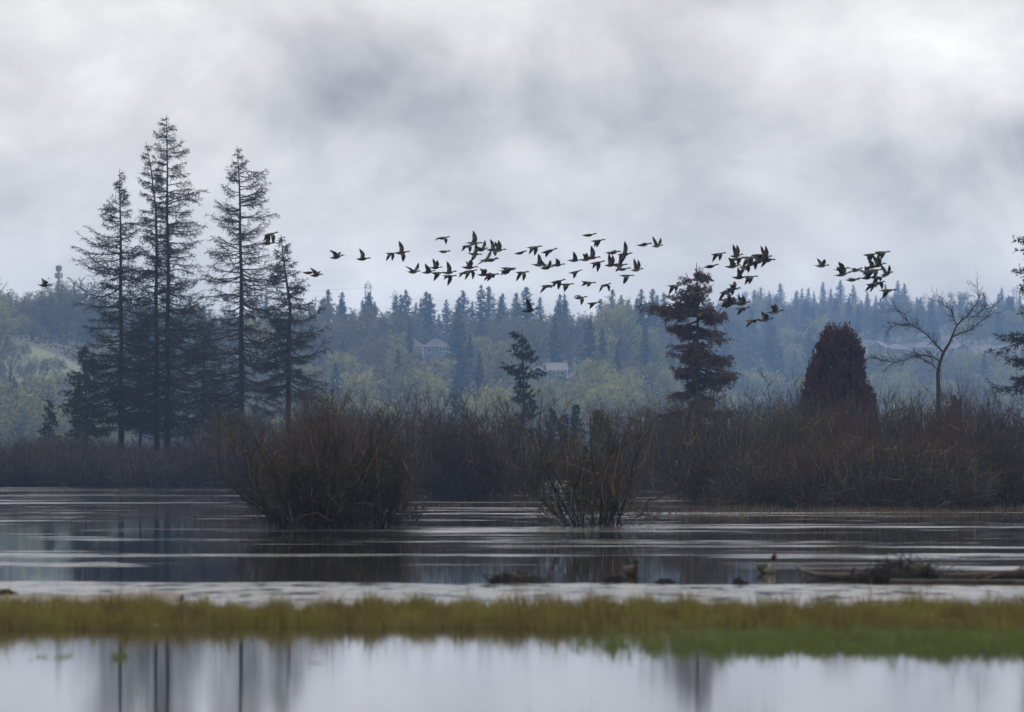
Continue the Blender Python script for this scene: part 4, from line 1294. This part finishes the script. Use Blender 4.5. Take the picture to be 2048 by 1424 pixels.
POSE = {'U': [((68, 82), (68, 82)), ((58, 88), (60, 84))], 'V': [((40, 62), (40, 62)), ((46, 58), (48, 66))], 'u': [((34, 42), (38, 30)), ((26, 58), (30, 50)), ((48, 20), (48, 20))],
        'G': [((12, -6), (12, -6)), ((6, 4), (4, -10))], 'd': [((6, -40), (8, -42)), ((-8, -36), (-4, -40))], 'D': [((-18, -66), (-14, -62)), ((-30, -72), (-26, -70)), ((-6, -58), (-10, -64))],
        'S': [((20, 14), (18, 12)), ((26, 22), (10, -4))]}
DM = {}
for k_, lst in POSE.items():
    DM[k_] = [duck_mesh('duck_' + k_, a, c, male=(j != 2), neck=(.006, -.004)[j % 2], sw=(.12 if k_ in 'dD' else 0.0)) for j, (a, c) in enumerate(lst) for j in (j, 2)]
WORD = {'U': 'wings raised straight up', 'V': 'wings raised in a wide V', 'u': 'wings half raised', 'G': 'wings held level', 'd': 'wings just dipping', 'D': 'wings swept down', 'S': 'one wing up and one down'}

Z2 = [(90, 540, 'G'), (160, 568, 'u'), (370, 382, 'u'), (640, 400, 'u'), (930, 345, 'D'), (1040, 335, 'S'), (1460, 185, 'd'), (1475, 325, 'G'), (1780, 238, 'U'), (1715, 268, 'D'), (1860, 305, 'u'),
      (1790, 350, 'S'), (1905, 412, 'S'), (1160, 533, 'u'), (1310, 535, 'u'), (1385, 490, 'V'), (1405, 545, 'D'), (1525, 540, 'U'), (1525, 576, 'D'), (1730, 488, 'u'), (1690, 540, 'd'), (1745, 525, 'D'), (1880, 560, 'u'), (1950, 566, 'd')]
Z3 = [(85, 312, 'V'), (30, 305, 'S'), (15, 412, 'G'), (310, 338, 'G'), (450, 282, 'D'), (600, 322, 'd'), (180, 498, 'D'), (170, 520, 'd'), (325, 540, 'D'), (10, 562, 'd'), (500, 462, 'U'), (575, 492, 'u'), (690, 462, 'u'),
      (865, 415, 'u'), (980, 408, 'u'), (1045, 388, 'U'), (1010, 155, 'G'), (1100, 214, 'D'), (1255, 335, 'G'), (1380, 352, 'S'), (1575, 255, 'G'), (1710, 267, 'V'), (1095, 440, 'D'), (1235, 464, 'U'), (1330, 465, 'S'), (1360, 505, 'G'),
      (1500, 512, 'U'), (870, 535, 'D'), (1395, 572, 'D'), (585, 678, 'd'), (690, 632, 'D'), (780, 662, 'D'), (1000, 642, 'd'), (1180, 668, 'D'), (400, 930, 'V'), (920, 798, 'd'), (1055, 855, 'd'), (1885, 678, 'D')]
Z4 = [(260, 320, 'D'), (430, 335, 'U'), (445, 362, 'd'), (190, 434, 'G'), (395, 434, 'u'), (550, 355, 'D'), (580, 402, 'D'), (625, 335, 'd'), (630, 392, 'u'), (655, 330, 'D'), (700, 355, 'U'), (720, 378, 'd'), (515, 438, 'D'), (455, 538, 'u'), (555, 532, 'D'),
      (400, 642, 'u'), (370, 660, 'd'), (335, 678, 'D'), (335, 742, 'D'), (390, 780, 'u'), (485, 780, 'u'), (345, 798, 'G'), (490, 826, 'd'), (790, 858, 'u'), (580, 940, 'd'), (700, 932, 'u'), (95, 880, 'D'), (1225, 428, 'u'), (1410, 460, 'u'), (1545, 468, 'G'),
      (1420, 508, 'u'), (1515, 558, 'G'), (1680, 325, 'D'), (1785, 303, 'D'), (1750, 425, 'V'), (1690, 440, 'u'), (1660, 482, 'd'), (1650, 540, 'U'), (1715, 470, 'D'), (1830, 506, 'V'), (1745, 538, 'D'), (1745, 590, 'D'), (1700, 605, 'd'), (1840, 658, 'd')]
birds = [(600 + x / 5.12, 440 + y / 5.12, p) for x, y, p in Z2] + [(980 + x / 5.12, 440 + y / 5.12, p) for x, y, p in Z3] + [(1380 + x / 4.6545, 440 + y / 4.6545, p) for x, y, p in Z4]
birds += [(88, 571, 'u'), (540, 469, 'D'), (534, 487, 'u')]
rb = np.random.RandomState(5)
UNIQUE = {(1400, 629): 'duck with wings swept down passing in front of the rusty spruce crown', (88, 571): 'lone duck flying beside the phone mast',
          (540, 469): 'duck with wings swept down passing the tip of the shortest tall spruce', (534, 487): 'duck with wings half raised passing the shortest tall spruce',
          (1058, 622): 'duck with wings in a V below the flock, in front of a broad ridge conifer'}
for x, y, p in birds:
    d = rb.uniform(196, 228) if x < 1380 else rb.uniform(186, 206)
    me = DM[p][rb.randint(len(DM[p]))]
    pos = P(x, y, d)
    o = obj('duck', me, None, pos)
    yaw = rb.uniform(-42, 34); roll = rb.normal() * 9; pit = rb.normal() * 4 - 2
    if p == 'S': roll = 48 + rb.normal() * 8
    if p == 'G': roll = rb.normal() * 6
    o.rotation_euler = (R(roll), R(pit), R(yaw))
    s_ = rb.uniform(.94, 1.06); o.scale = (s_, s_, s_)
    lab = None
    for (ux, uy), tx in UNIQUE.items():
        if abs(ux - x) < 4 and abs(uy - y) < 4: lab = tx
    fl = 'trailing by the tall spruces' if x < 812 else 'in the long middle flock' if x < 1330 else 'over the rusty spruce' if x < 1560 else 'above the red cypress'
    tag(o, lab or ('dark duck flying with ' + WORD[p] + ' ' + fl), 'duck', None if lab else 'ducks flying ' + fl + ', ' + WORD[p])


def sitting_duck(label, px, py, d, yaw, male, neckup):
    head, breast, back, belly = (BROWN, (.42, .39, .34), (.045, .040, .037), (.10, .09, .08)) if male else ((.075, .055, .045), (.11, .08, .065), (.085, .065, .052), (.11, .085, .065))
    nu = neckup
    rings = [(-.30, .13, .003, .003, DARK, DARK), (-.24, .11, .020, .010, DARK, DARK), (-.17, .085, .055, .040, back, DARK), (-.08, .070, .080, .066, back, belly), (.02, .066, .086, .074, back, belly),
             (.10, .070, .074, .068, back, breast), (.145, .090, .050, .055, breast, breast)]
    V, f4, Cc = loft(rings, 12)
    # neck and head run on from the last ring, turned upward
    path = [(.160, .125, .036), (.168, .125 + nu * .35, .025), (.172, .125 + nu * .7, .027), (.182, .125 + nu, .042), (.206, .132 + nu + .012, .042), (.230, .128 + nu + .006, .026), (.25, .118 + nu, .013), (.285, .110 + nu, .010), (.292, .108 + nu, .003)]
    for i, (x, z, r_) in enumerate(path):
        tilt = [.6, .1, .1, .5, 1, 1, 1, 1, 1][i]; base = len(V); cc = breast if i < 2 else head if i < 6 else BILL
        for k in range(12):
            a = 2 * math.pi * k / 12
            V.append((x - math.sin(a) * r_ * (1 - tilt), math.cos(a) * r_, z + math.sin(a) * r_ * (tilt if tilt > .3 else .1) * (1 if i < 6 else .45)))
            Cc.append(list(cc))
        for k in range(12): f4.append([base - 12 + k, base - 12 + (k + 1) % 12, base + (k + 1) % 12, base + k])
    b = MB(); b.add(V, f4); me = b.mesh('resting_duck', PLUM, True)
    a = me.color_attributes.new('plumage', 'FLOAT_COLOR', 'POINT'); a.data.foreach_set('color', np.array([[*c, 1.0] for c in Cc], dtype=np.float32).ravel())
    pos = P(px, py, d); pos[2] = -.012
    o = obj('duck', me, None, pos); o.rotation_euler = (0, 0, R(yaw)); o.scale = (1.35, 1.35, 1.35); tag(o, label, 'duck')


sitting_duck('pied duck with dark head and pale breast resting on the water by the curved limb', 1533, 1143, 103, -62, True, .085)
sitting_duck('brown duck resting on the water beside a small branch tangle', 1262, 1150, 101, -70, False, .085)

# ------------------------------------------------------------------ haze
hz = bpy.data.materials.new('haze'); hz.use_nodes = True
t = hz.node_tree; t.nodes.clear()
o_ = t.nodes.new('ShaderNodeOutputMaterial'); pv = t.nodes.new('ShaderNodeVolumePrincipled')
pv.inputs['Color'].default_value = (.31, .55, 1.0, 1)
pv.inputs['Density'].default_value = 0.000148
pv.inputs['Anisotropy'].default_value = 0.55
t.links.new(pv.outputs[0], o_.inputs['Volume'])
b = MB(); b.box((0, 2450, 73), (2700, 5400, 160))
ho = obj('haze', b.mesh('haze', hz)); tag(ho, 'thin blue haze lying over the marsh and hill', 'haze', kind='stuff')
